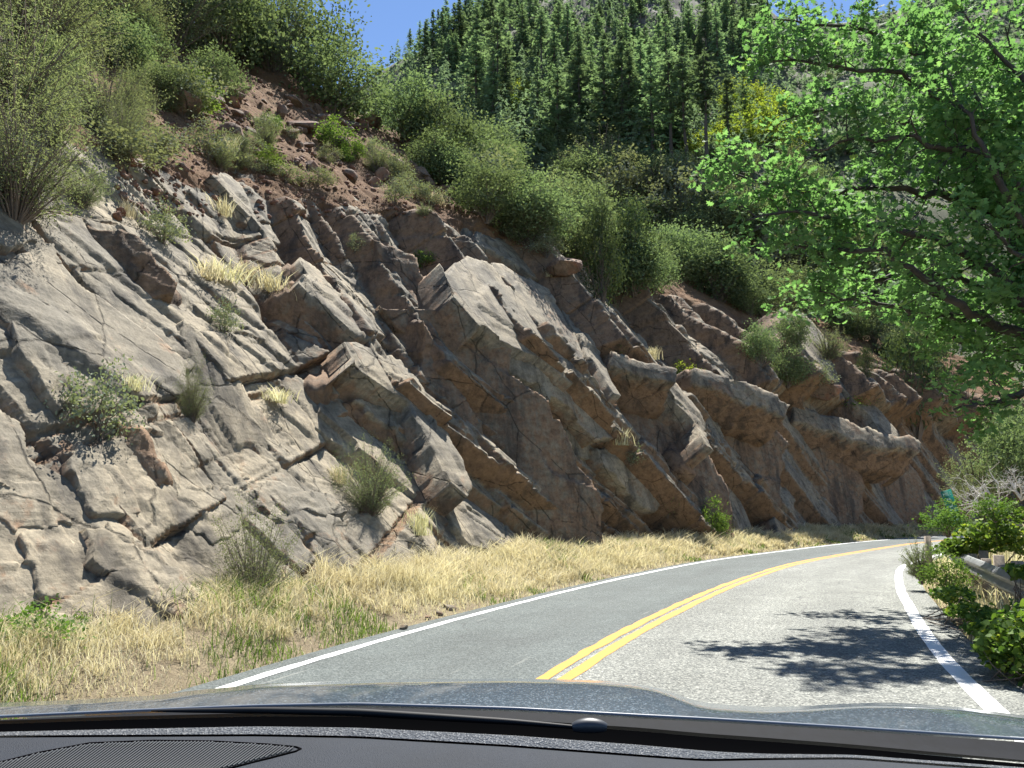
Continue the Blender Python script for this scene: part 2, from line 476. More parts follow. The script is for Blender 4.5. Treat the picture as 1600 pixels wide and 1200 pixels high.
def asphalt():
    m, nt, b = mat_new('asphalt'); n = N(nt)
    uvn = n('ShaderNodeUVMap').outputs[0]
    sep = n('ShaderNodeSeparateXYZ'); n.l(uvn, sep.inputs[0])
    e = sep.outputs[0]
    pos = n('ShaderNodeNewGeometry').outputs['Position']
    wob = n.math('MULTIPLY', n.math('SUBTRACT', n.noise(pos, 3, 4), 0.5), 0.12)
    left = n.ramp(n.math('ADD', e, wob), [(0.0, 0.0), (0.06, 1.0)])
    grain = n('ShaderNodeTexVoronoi'); grain.inputs['Scale'].default_value = 62; n.l(pos, grain.inputs['Vector'])
    g2 = n.noise(pos, 150, 3, 0.7)
    big = n.noise(n.mapping(uvn, (0.9, 0.12, 1)), 1.0, 5, 0.6)
    blot = n.noise(pos, 0.8, 5, 0.6)
    speck = n('ShaderNodeSeparateColor'); n.l(grain.outputs['Color'], speck.inputs[0])
    chip = n.ramp(speck.outputs[0], [(0.0, (0.06, 0.064, 0.058)), (0.45, (0.155, 0.162, 0.146)), (0.8, (0.245, 0.25, 0.222)), (1.0, (0.38, 0.38, 0.335))])
    dk = n.ramp(speck.outputs[0], [(0.0, (0.042, 0.052, 0.050)), (0.5, (0.078, 0.092, 0.088)), (1.0, (0.14, 0.155, 0.148))])
    c = n.mix(left, chip, dk)
    c = n.mix(1.0, c, n.ramp(big, [(0.3, 0.8), (0.7, 1.14)]), 'MULTIPLY')
    c = n.mix(1.0, c, n.ramp(blot, [(0.3, 0.88), (0.7, 1.1)]), 'MULTIPLY')
    c = n.mix(1.0, c, n.ramp(g2, [(0.25, 0.75), (0.75, 1.25)]), 'MULTIPLY')
    # long scuffs left by tyres and a few sealed cracks
    scf = n.noise(n.mapping(uvn, (7.0, 0.35, 1), (0, 0, 0.12)), 1.0, 3, 0.5)
    c = n.mix(n.math('MULTIPLY', n.ramp(scf, [(0.68, 0.0), (0.74, 1.0)]), 0.35), c, (0.30, 0.30, 0.27))
    trk = n.math('PINGPONG', n.math('ADD', e, 8.75 + 0.9), 0.9)       # darker wheel paths
    c = n.mix(n.math('MULTIPLY', n.ramp(n.math('ADD', trk, n.math('MULTIPLY', n.math('SUBTRACT', blot, 0.5), 0.5)), [(0.05, 1.0), (0.55, 0.0)]), 0.16), c, (0.05, 0.052, 0.05))
    sc = n('ShaderNodeTexVoronoi', feature='DISTANCE_TO_EDGE'); sc.inputs['Scale'].default_value = 0.16
    sw = n('ShaderNodeVectorMath', operation='ADD'); n.l(pos, sw.inputs[0]); wz = n('ShaderNodeTexNoise'); wz.inputs['Scale'].default_value = 1.4; n.l(pos, wz.inputs['Vector']); n.l(wz.outputs['Color'], sw.inputs[1]); n.l(sw.outputs[0], sc.inputs['Vector'])
    c = n.mix(n.math('MULTIPLY', n.ramp(sc.outputs['Distance'], [(0.0, 1.0), (0.0035, 0.0)]), 0.55), c, (0.035, 0.036, 0.038))
    n.l(c, b.inputs['Base Color'])
    b.inputs['Roughness'].default_value = 0.82
    b.inputs['Specular IOR Level'].default_value = 0.35
    n.l(n.bump(grain.outputs['Distance'], 0.9, 0.008), b.inputs['Normal'])
    return m

def paint(name, colr, dirt):
    m, nt, b = mat_new(name); n = N(nt)
    pos = n('ShaderNodeNewGeometry').outputs['Position']
    w = n.noise(pos, 55, 5, 0.75)
    w2 = n.noise(pos, 2.5, 4, 0.6)
    k = n.math('ADD', w, n.math('MULTIPLY', n.math('SUBTRACT', w2, 0.5), 0.5))
    c = n.mix(n.ramp(k, [(0.60, 0.0), (0.74, 1.0)]), colr, dirt)
    c = n.mix(1.0, c, n.ramp(w2, [(0.3, 0.86), (0.7, 1.05)]), 'MULTIPLY')
    n.l(c, b.inputs['Base Color'])
    b.inputs['Roughness'].default_value = 0.7
    n.l(n.bump(w, 0.5, 0.006), b.inputs['Normal'])
    return m

s_road = np.arange(S0, S1, 0.5)
road = setting(strip('road', s_road, -WR(s_road) - 0.45, np.full(len(s_road), WL + 0.30), 0.0, 0.0, 12, asphalt()))
s_l = np.arange(S0 + 1, S1 - 1, 0.2)
def wavy(seed, amp=0.012): return amp * vnoise(np.stack([s_l * 2.5, s_l * 0 + seed, s_l * 0], -1), seed) + amp * 0.6 * vnoise(np.stack([s_l * 9, s_l * 0 + seed, s_l * 0], -1), seed + 3)
white = paint('white_line_paint', (0.80, 0.80, 0.78), (0.35, 0.35, 0.32))
yellow = paint('yellow_line_paint', (0.52, 0.22, 0.012), (0.27, 0.17, 0.06))
strip('edge_line', s_l, WL - 0.06 + wavy(1), WL + 0.06 + wavy(2), 0.004, 0.004, 2, white, road)
strip('edge_line', s_l, -WR(s_l) - 0.085 + wavy(3, 0.005), -WR(s_l) + 0.085 + wavy(4, 0.005), 0.004, 0.004, 2, white, road)
strip('center_line', s_l, -0.175 + wavy(5), -0.035 + wavy(6), 0.004, 0.004, 2, yellow, road)
strip('center_line', s_l, 0.035 + wavy(7), 0.175 + wavy(8, 0.02), 0.004, 0.004, 2, yellow, road)

# ------------------------------------------------------------------ ground on both sides
def soil(name, c1, c2, c3):
    m, nt, b = mat_new(name); n = N(nt)
    pos = n('ShaderNodeNewGeometry').outputs['Position']
    a = n.noise(pos, 0.7, 6, 0.65, 0.5); f = n.noise(pos, 11, 7, 0.7); g = n.noise(pos, 45, 4, 0.7)
    c = n.mix(n.ramp(a, [(0.35, 0.0), (0.65, 1.0)]), c1, c2)
    c = n.mix(n.ramp(f, [(0.52, 0.0), (0.68, 1.0)]), c, c3)
    c = n.mix(1.0, c, n.ramp(g, [(0.25, 0.65), (0.75, 1.3)]), 'MULTIPLY')
    n.l(c, b.inputs['Base Color']); b.inputs['Roughness'].default_value = 0.95
    b.inputs['Specular IOR Level'].default_value = 0.15
    n.l(n.bump(g, 0.8, 0.03, n.bump(f, 0.8, 0.08)), b.inputs['Normal'])
    return m
M_VERGE = soil('verge_soil', (0.22, 0.175, 0.115), (0.28, 0.23, 0.145), (0.15, 0.12, 0.08))
M_BANK = soil('bank_soil', (0.28, 0.225, 0.13), (0.34, 0.28, 0.165), (0.19, 0.15, 0.09))
M_HILL = soil('hill_soil', (0.145, 0.08, 0.043), (0.20, 0.125, 0.07), (0.085, 0.05, 0.03))
M_MTN = soil('mountain_soil', (0.075, 0.085, 0.05), (0.115, 0.115, 0.07), (0.07, 0.068, 0.055))

def verge_z(s, k):
    """k: metres left of the left edge line"""
    n_ = vnoise(np.stack([np.asarray(s) * 0.5, np.asarray(k) * 0.8, np.zeros(np.shape(s))], -1).reshape(-1, 3), 31).reshape(np.shape(s))
    n2 = vnoise(np.stack([np.asarray(s) * 3.1, np.asarray(k) * 3.8, np.zeros(np.shape(s))], -1).reshape(-1, 3), 32).reshape(np.shape(s))
    w = np.clip((np.asarray(k) - 0.25) / (VERGE(s) - 0.25), 0, 1); w = w * w * (3 - 2 * w)
    return -0.03 + 0.42 * w + (0.10 * n_ + 0.03 * n2) * sstep(0.3, 1.2, k)
def bank_z(s, k):
    """k: metres right of the right edge line"""
    y = np.interp(s, SS, CC[:, 1])
    top = np.interp(y, [5, 14, 20, 30, 45, 70], [-0.5, -0.1, 1.0, 2.6, 2.6, 2.6])
    n_ = vnoise(np.stack([np.asarray(s) * 0.4, np.asarray(k) * 0.6, np.zeros(np.shape(s))], -1).reshape(-1, 3), 41).reshape(np.shape(s))
    return -0.03 + top * sstep(0.9, 6.5, k) + 0.12 * n_ * sstep(0.8, 2.5, k)

def side_sheet(name, side, ks, zf, mat):
    s = np.arange(S0, S1, 0.4)
    Sg = np.repeat(s[:, None], len(ks), 1)
    Kg = np.repeat(np.asarray(ks)[None], len(s), 0)
    e = WL + Kg if side > 0 else -WR(Sg) - Kg
    xy = on_road(Sg, e)
    z = zf(Sg, Kg)
    f = grid_faces(len(s), len(ks))
    return setting(link(name, mesh_np(name, np.concatenate([xy, z[..., None]], -1).reshape(-1, 3), f if side < 0 else f[:, ::-1], True), mat))
side_sheet('roadside_verge', 1, np.concatenate([np.linspace(0.1, 3.2, 16), [4.0]]), verge_z, M_VERGE)
side_sheet('roadside_bank', -1, np.concatenate([np.linspace(0.25, 8, 22), [10, 13, 17, 22]]), bank_z, M_BANK)
gm = mesh_np('ground', [(-1500, -1500, -2.2), (1500, -1500, -2.2), (1500, 1500, -2.2), (-1500, 1500, -2.2)], np.array([[0, 1, 2, 3]]))
setting(link('ground', gm, M_MTN))

# ------------------------------------------------------------------ cliff and the hill above it
def build_cliff():
    # foot line samples, finer where it is near
    sv = [float(S_at_y(2.0))]
    while sv[-1] < S1 - 1:
        p = on_road(np.array(sv[-1]), np.array(WL + VERGE(sv[-1])))
        sv.append(sv[-1] + max(0.026, 0.0024 * np.hypot(*p)))
    sv = np.array(sv)
    foot = on_road(sv, WL + VERGE(sv))
    yf = foot[:, 1]
    H, HL, C = prof(P_H, yf), prof(P_HL, yf), prof(P_C, yf)
    d1 = HL / np.tan(np.radians(prof(P_A1, yf))); d2 = d1 + (H - HL) / np.tan(np.radians(prof(P_A2, yf))); d3 = d2 + (C - H) / 0.8
    NR, NS, NP = 335, 70, 5
    l1 = np.hypot(d1, HL); l2 = np.hypot(d2 - d1, H - HL)
    t = np.linspace(0, 1, NR)[None]
    arc = t * (l1 + l2)[:, None]
    k1 = np.minimum(arc / l1[:, None], 1); k2 = np.clip((arc - l1[:, None]) / l2[:, None], 0, 1)
    d_rock = -0.15 * (1 - k1) + d1[:, None] * k1 + (d2 - d1)[:, None] * k2
    z_rock = -0.25 * (1 - k1) + HL[:, None] * k1 + (H - HL)[:, None] * k2 + 0.15
    t2 = (np.linspace(0, 1, NS + 1)[1:] ** 1.25)[None]
    d_soil = d2[:, None] + (d3 - d2)[:, None] * t2
    z_soil = H[:, None] + (C - H)[:, None] * t2 + 0.15
    t3 = np.linspace(0, 1, NP + 1)[1:][None]
    d_pl = d3[:, None] + 25 * t3; z_pl = C[:, None] + 2 * t3 + 0.15
    d = np.concatenate([d_rock, d_soil, d_pl], 1); z = np.concatenate([z_rock, z_soil, z_pl], 1)
    ns, nt = d.shape
    ln = nrm(np.stack([np.interp(sv, SS, LN[:, k]) for k in (0, 1)], -1))
    xy = foot[:, None] + ln[:, None] * d[..., None]
    p = np.concatenate([xy, z[..., None]], -1).reshape(-1, 3)
    # outward direction
    out = np.concatenate([np.repeat(-ln[:, None], nt, 1), np.full((ns, nt, 1), 0.45)], -1).reshape(-1, 3)
    out = nrm(out)
    row = np.repeat(np.arange(nt)[None], ns, 0).reshape(-1)
    rock = 1 - sstep(NR - 30, NR + 12, row + 14 * vnoise(p * 0.5, 3) + 8 * vnoise(p * 1.7, 4))
    dist = np.linalg.norm(p - np.array([0, 0, EYE]), axis=1)
    # bedding: surface follows the layer plane, then breaks back along joints
    warp = p + 0.28 * np.stack([fbm(p * 0.10, 2, 50 + k) for k in range(3)], -1) + 0.018 * np.stack([fbm(p * 2.2, 3, 60 + k) for k in range(3)], -1)
    def layered(q, th, seed, joints, ramp, blk):
        r2 = np.random.default_rng(seed)
        b = q @ NB
        edges = [b.min() - 3]
        while edges[-1] < b.max() + 3:
            edges.append(edges[-1] + th[0] + (th[1] - th[0]) * r2.random() ** 1.7)
        edges = np.array(edges)
        k = np.searchsorted(edges, b) - 1
        lo, hi = edges[k], edges[k + 1]
        T = hi - lo
        # blocks cut by two joint sets, shifted from layer to layer
        j = np.floor((q @ NJ) / joints[0] + 13.1 * hash3(k, k * 0, k * 0, seed)).astype(int)
        c = np.floor((q @ NC) / joints[1] + 7.7 * hash3(k, k * 0 + 5, k * 0, seed)).astype(int)
        off = (hash3(k, j, c, seed + 1) - 0.5) * blk * T
        fj = (q @ NJ) / joints[0] + 13.1 * hash3(k, k * 0, k * 0, seed); fc = (q @ NC) / joints[1] + 7.7 * hash3(k, k * 0 + 5, k * 0, seed)
        ej = np.minimum(fj % 1, 1 - fj % 1) * joints[0]; ec = np.minimum(fc % 1, 1 - fc % 1) * joints[1]
        gw = 0.02 + 0.03 * T
        off = off - np.where(np.minimum(ej, ec) < gw, 0.05 + 0.06 * T, 0)
        x = (b - lo) / T
        saw = np.where(x < ramp, 0.5 * x / ramp * 0 + (x / ramp - 0.5), 0.5 - (x - ramp) / (1 - ramp))
        return saw * T + off, hash3(k, j, c, seed + 2), x < ramp
    yfoot = np.repeat(yf[:, None], nt, 1).reshape(-1)
    far = sstep(14, 34, yfoot)
    a1, h1_, f1 = layered(warp, (0.7, 2.9), 101, (5.2, 4.0), 0.10, 0.25)
    a2, h2_, f2 = layered(warp, (0.25, 1.5), 202, (2.1, 1.5), 0.12, 0.6)
    a3, h3_, f3 = layered(warp, (0.05, 0.35), 303, (0.7, 0.5), 0.12, 0.8)
    a4, h4_, f4 = layered(warp[:, [1, 0, 2]] * 1.0, (0.6, 2.2), 404, (2.0, 1.7), 0.15, 1.0)
    pt = sstep(-0.15, 0.25, fbm(p * 0.35, 2, 91)); pt2 = sstep(-0.05, 0.3, fbm(p * 0.6 + 9, 2, 92))
    disp = 0.9 * a1 + (0.68 - 0.06 * far) * a2 * (0.2 + 0.8 * pt) + (0.52 - 0.07 * far) * a3 * (0.1 + 0.9 * pt2) + 0.08 * a4 * (1 - 0.6 * pt)
    disp *= 1 - 0.6 * sstep(38, 48, yfoot) * (1 - sstep(-1.2, 0.2, p[:, 2] - np.repeat(HL[:, None], nt, 1).reshape(-1)))
    disp *= rock
    # far wall stands out as a ledge above its foot
    zrel = p[:, 2] - np.repeat(HL[:, None], nt, 1).reshape(-1)
    led = sstep(40, 50, yfoot) * sstep(-0.45, 0.05, zrel + 0.8 * fbm(p * 0.2, 3, 77)) * (1 - sstep(2.0, 5.0, zrel))
    disp += 1.9 * led * rock
    disp += rock * (0.18 * fbm(p * 0.3, 2, 11) + 0.008 * fbm(p * 3.0, 3, 12) + 0.012 * fbm(p * 14.0, 2, 13))
    soilm = 1 - rock
    disp += soilm * (0.6 * fbm(p * 0.28, 4, 21) + 0.3 * fbm(p * 1.3, 3, 22) + 0.12 * np.abs(fbm(p * 4, 3, 23)))
    dg_ = disp.reshape(ns, nt)
    for ax_ in ():
        dp = np.pad(dg_, [(1, 1) if a == ax_ else (0, 0) for a in (0, 1)], 'edge')
        dg_ = (0.2 * np.take(dp, range(0, dg_.shape[ax_]), ax_) + 0.6 * dg_ + 0.2 * np.take(dp, range(2, dg_.shape[ax_] + 2), ax_))
    disp = dg_.ravel()
    print('cliff grid', ns, nt)
    w0 = sstep(0, 10, row)
    v = p + out * (disp * w0)[:, None]
    fresh = np.clip(0.15 + 0.45 * (f1 * 1.0) + 0.25 * f2 + 0.35 * (h1_ > 0.72) + 0.2 * (h2_ > 0.7), 0, 1)
    # the steep shaded faces are broken, orange rock; planes carry a grey skin
    g = v.reshape(ns, nt, 3)
    du = np.gradient(g, axis=0); dv = np.gradient(g, axis=1)
    nn = nrm(np.cross(dv, du).reshape(-1, 3))
    nn *= np.sign((nn @ np.array([0.5, -0.6, 0.4])))[:, None]
    off_plane = 1 - np.clip(nn @ NB, 0, 1)
    fresh = np.clip(0.25 * fresh + 0.95 * sstep(0.12, 0.5, off_plane) * (0.3 + 0.7 * fresh), 0, 1)
    f = grid_faces(ns, nt)
    fr = f.reshape(ns - 1, nt - 1, 4)
    me = mesh_np('cliff', v, f[:, ::-1], False, {'fresh': fresh})
    mi = np.zeros((ns - 1, nt - 1), np.int32)
    rk = rock.reshape(ns, nt)[:-1, :-1]
    mi[rk < 0.5] = 1
    me.polygons.foreach_set('material_index', mi.ravel())
    me.materials.append(ROCK); me.materials.append(M_HILL)
    o = link('cliff', me, None)
    setting(o, 'layered sandstone road cut rising on the far side of the road')
    return o, v, f
CLIFF, cv, cf = build_cliff()
BV_CLIFF = BVHTree.FromPolygons([tuple(x) for x in cv.tolist()], cf.tolist())

# ------------------------------------------------------------------ mountain behind
RIDGE_U = [-0.30, -0.20, -0.125, -0.06, 0.0, 0.16, 0.28, 0.36, 0.46, 0.6, 0.8]
RIDGE_E = [0.44, 0.52, 0.585, 0.65, 0.71, 0.72, 0.69, 0.60, 0.585, 0.58, 0.52]
def mtn_z(r, a):
    R1 = 300
    E = np.interp(np.tan(a), RIDGE_U, RIDGE_E)
    top = E * R1
    k = np.clip((r - 85) / (R1 - 85), 0, None)
    z = 6 + (top - 6) * np.minimum(k, 1) ** 1.12
    z = np.where(r > R1, top - (r - R1) * 0.5, z)
    return z
def build_mtn():
    r = np.concatenate([np.linspace(80, 310, 116), np.linspace(320, 480, 12)]); a = np.linspace(-0.62, 0.85, 190)
    Rg, Ag = np.meshgrid(r, a, indexing='ij')
    x, y = Rg * np.sin(Ag), Rg * np.cos(Ag)
    z = mtn_z(Rg, Ag)
    p = np.stack([x, y, z], -1).reshape(-1, 3)
    amp = sstep(85, 130, Rg).ravel()
    nz = amp * (9 * fbm(p * np.array([.02, .02, .004]), 4, 5) + 2.2 * fbm(p * np.array([.09, .09, .02]), 3, 6))
    crag = sstep(0.15, 0.5, fbm(p * np.array([.017, .017, .01]) + 4.4, 3, 8)) * sstep(170, 220, Rg.ravel())
    nz = nz + crag * (3 + 5 * fbm(p * np.array([.06, .06, .05]), 4, 9))
    p[:, 2] += nz
    me = mesh_np('mountain', p, grid_faces(*Rg.shape)[:, ::-1], False, {'crag': crag})
    return p, grid_faces(*Rg.shape), me
mv, mf, mme = build_mtn()
def mtn_material():
    m = M_MTN; nt = m.node_tree; n = N(nt); b = nt.nodes['Principled BSDF']
    src = b.inputs['Base Color'].links[0].from_socket
    pos = n('ShaderNodeNewGeometry').outputs['Position']
    v = n.noise(n.mapping(pos, (1, 1, 0.25)), 0.25, 6, 0.7)
    rockc = n.ramp(v, [(0.3, (0.055, 0.05, 0.05)), (0.55, (0.13, 0.115, 0.105)), (0.75, (0.23, 0.205, 0.18))])
    n.l(n.mix(n.attr('crag'), src, rockc), b.inputs['Base Color'])
mtn_material()
MTN = setting(link('mountain', mme, M_MTN), 'steep forested mountain slope with dark crags closing the canyon')
BV_MTN = BVHTree.FromPolygons([tuple(x) for x in mv.tolist()], mf.tolist())
CAMV = Vector((0, 0, EYE))
def hit(u, v, which='both'):
    d = Vector(pixel_ray(u, v)).normalized()
    best = None
    for k, bv in (('cliff', BV_CLIFF), ('mtn', BV_MTN)):
        if which not in ('both', k): continue
        l, nn, i, t = bv.ray_cast(CAMV, d)
        if l is not None and (best is None or t < best[2]):
            best = (l, nn, t, k)
    return best
def drop(x, y):
    best = None
    for bv in (BV_CLIFF, BV_MTN):
        l, nn, i, t = bv.ray_cast(Vector((x, y, 400)), Vector((0, 0, -1)))
        if l is not None and (best is None or l.z > best.z): best = l
    return best

# ------------------------------------------------------------------ the large slabs one can pick out of the cliff
def inside_sdf(P, poly):
    """signed distance to a closed polygon, negative inside"""
    d = np.full(len(P), 1e9); ins = np.zeros(len(P), bool)
    for a, b in zip(poly, np.roll(poly, -1, 0)):
        e = b - a; w = P - a
        t = np.clip((w @ e) / max(e @ e, 1e-9), 0, 1)
        d = np.minimum(d, np.linalg.norm(w - t[:, None] * e, axis=1))
        c = (a[1] > P[:, 1]) != (b[1] > P[:, 1])
        x = a[0] + (P[:, 1] - a[1]) / (e[1] if abs(e[1]) > 1e-9 else 1e-9) * e[0]
        ins ^= c & (P[:, 0] < x)
    return np.where(ins, -d, d)

def rock_slab(poly_px, kind, depth=None, fresh=None, q=0.74, tilt=0.05, fit=0.45, guard=0.19, push=0.03):
    px = np.array(poly_px, float)
    base_n = NB if kind == 'B' else NJ if kind == 'J' else nrm(np.array(kind, float))
    r2 = np.random.default_rng(int(px.sum()))
    nn = nrm(base_n + tilt * r2.normal(size=3))
    # where the cliff lies behind the outline
    lo, hi = px.min(0), px.max(0)
    G = np.stack(np.meshgrid(np.linspace(lo[0], hi[0], 14), np.linspace(lo[1], hi[1], 14)), -1).reshape(-1, 2)
    G = G[inside_sdf(G, px) < 0]
    pts = []; dist = []
    for u, v in G:
        h = hit(u, v, 'cliff')
        if h: pts.append(np.array(h[0])); dist.append(h[2])
    if len(pts) < 4: return None
    dist = float(np.median(dist))
    pts = np.array([p for p, t in zip(pts, dist * 0 + np.array([np.linalg.norm(p - np.array([0, 0, EYE])) for p in pts])) if abs(t - dist) < 0.2 * dist])
    rays = pixel_ray(px[:, 0], px[:, 1])
    rn = nrm(rays)
    ev, evec = np.linalg.eigh(np.cov((pts - pts.mean(0)).T))
    nf = evec[:, 0]; nf = nf * (-np.sign(nf @ rn.mean(0)))
    nn = nrm(nn + fit * nf)
    for _ in range(40):
        if (-(rn @ nn)).min() > guard: break
        nn = nrm(nn - 0.06 * rn.mean(0))
    c = np.quantile(pts @ nn, q) + push
    o3 = np.array([0, 0, EYE])
    den = rays @ nn
    tt = (c - o3 @ nn) / den
    w = o3 + rays * tt[:, None]
    cen = w.mean(0)
    ax = nrm(np.cross(nn, [0, 0, 1.0])); ay = np.cross(nn, ax)
    pl = np.stack([(w - cen) @ ax, (w - cen) @ ay], -1)
    size = np.sqrt(np.ptp(pl[:, 0]) * np.ptp(pl[:, 1]))
    D = depth or min(2.0, 0.35 + 0.30 * size)
    cell = max(0.0034 * dist, size / 110)
    lo, hi = pl.min(0) - 8 * cell - 0.05 * size, pl.max(0) + 8 * cell + 0.05 * size
    nx, ny = (int(k) + 2 for k in (hi - lo) / cell)
    X, Y = np.meshgrid(lo[0] + np.arange(nx) * cell, lo[1] + np.arange(ny) * cell)
    P = np.stack([X, Y], -1).reshape(-1, 2)
    P3 = np.concatenate([P, np.full((len(P), 1), cen.sum())], 1)
    f1 = 1.2 / max(size, 0.5)
    # broken, angular rim
    rim = []
    for a_, b_ in zip(pl, np.roll(pl, -1, 0)):
        L_ = np.linalg.norm(b_ - a_); m_ = max(1, int(round(L_ / (0.13 * size))))
        nl_ = np.array([-(b_ - a_)[1], (b_ - a_)[0]]) / max(L_, 1e-6)
        for q_ in range(m_):
            rim.append(a_ + (b_ - a_) * (q_ + (0.35 * r2.normal() if q_ else 0)) / m_ + nl_ * r2.normal() * 0.022 * size)
            if r2.random() < 0.3: rim.append(rim[-1] + nl_ * r2.normal() * 0.03 * size + (b_ - a_) / max(L_, 1e-6) * 0.01 * size)
    rim = np.array(rim)
    jag2 = 0.006 * size * fbm(P3 * f1 * 9, 2, 2)
    sd = inside_sdf(P, rim) + jag2
    gy, gx = np.gradient(sd.reshape(ny, nx), cell)
    grad = np.stack([gx, gy], -1).reshape(-1, 2)
    grad /= np.maximum(np.linalg.norm(grad, axis=1, keepdims=True), 0.3)
    # the broken edge steps down in thin laminae
    st_ = np.sort(r2.random(2)) * 0.6 + 0.15
    offs_ = np.array([0.0, 0.012, 0.05 + 0.05 * r2.random(), 0.11 + 0.03 * r2.random(), 0.16 + 0.08 * r2.random(), 0.24, 0.26]) * D
    deps_ = np.array([0.0, st_[0], st_[0] + 0.02, st_[1], st_[1] + 0.03, 0.95, 1.5]) * D
    ring = np.floor(np.clip(sd, 0, None) / cell + 0.3).astype(int)
    ring = np.where(sd < -0.3 * cell, -1, ring)
    rc = np.clip(ring, 0, 6)
    on_ = ring >= 0
    P = np.where(on_[:, None], P - grad * (sd - offs_[rc])[:, None], P)
    k = np.where(ring > 0, deps_[rc] / D, 0.0)
    # thin sheets peeled back near the rim
    h = np.zeros(len(P))
    for j in range(3):
        lim = -(0.05 + 0.11 * j) * size
        s2 = sd - lim + 0.10 * size * fbm(P3 * f1 * 3 + 7 * j, 3, 20 + j)
        on = fbm(P3 * f1 * 1.3 + 31 * j, 2, 30 + j) > (-0.1 + 0.1 * j)
        h -= np.where((s2 > 0) & on, (0.035 + 0.02 * j) * min(size, 4) * 0.35, 0)
    h += 0.006 * min(size, 4) * fbm(P3 * f1 * 1.5, 3, 40) + 0.004 * fbm(P3 * 5, 3, 41) + 0.004 * fbm(P3 * 17, 2, 42)
    h = h - D * k 
    V = cen + P[:, :1] * ax + P[:, 1:] * ay + h[:, None] * nn
    F = grid_faces(ny, nx)
    keep = (ring[F] <= 6).all(1)
    F = F[keep]
    used = np.unique(F)
    remap = -np.ones(len(V), int); remap[used] = np.arange(len(used))
    fr = np.clip((0.1 if fresh is None else fresh) + 0.75 * (k > 0.02) + 0.25 * (fbm(P3 * f1 * 2.2, 2, 50) > 0.25), 0, 1)
    if kind != 'B' and fresh is None: fr = np.clip(fr + 0.55, 0, 1)
    if len(F) == 0: return None
    me = mesh_np('rock_slab', V[used], remap[F], False, {'fresh': fr[used]})
    return link('rock_slab', me, ROCK, CLIFF)

SLABS_J = [
    [(97, 350), (225, 365), (277, 451), (210, 470), (161, 432), (124, 387)],
    [(582, 372), (654, 399), (661, 474), (590, 470)],
    [(594, 477), (700, 500), (755, 515), (807, 545), (804, 575), (875, 650), (912, 717), (950, 800), (945, 865), (835, 862), (725, 710), (669, 594)],
    [(965, 620), (1010, 580), (1060, 640), (1110, 720), (1150, 800), (1165, 850), (1060, 855), (1040, 800), (990, 720)],
    [(1110, 640), (1200, 650), (1235, 690), (1225, 745), (1215, 810), (1225, 845), (1180, 845), (1150, 760), (1115, 690)],
    [(1250, 700), (1330, 695), (1350, 760), (1340, 835), (1290, 838), (1262, 810)],
    [(1350, 700), (1400, 705), (1440, 740), (1450, 800), (1430, 828), (1360, 832)],
    [(184, 654), (225, 672), (262, 744), (240, 774), (210, 755), (195, 706)],
    [(660, 500), (740, 640), (760, 700), (720, 690), (668, 600)],
]
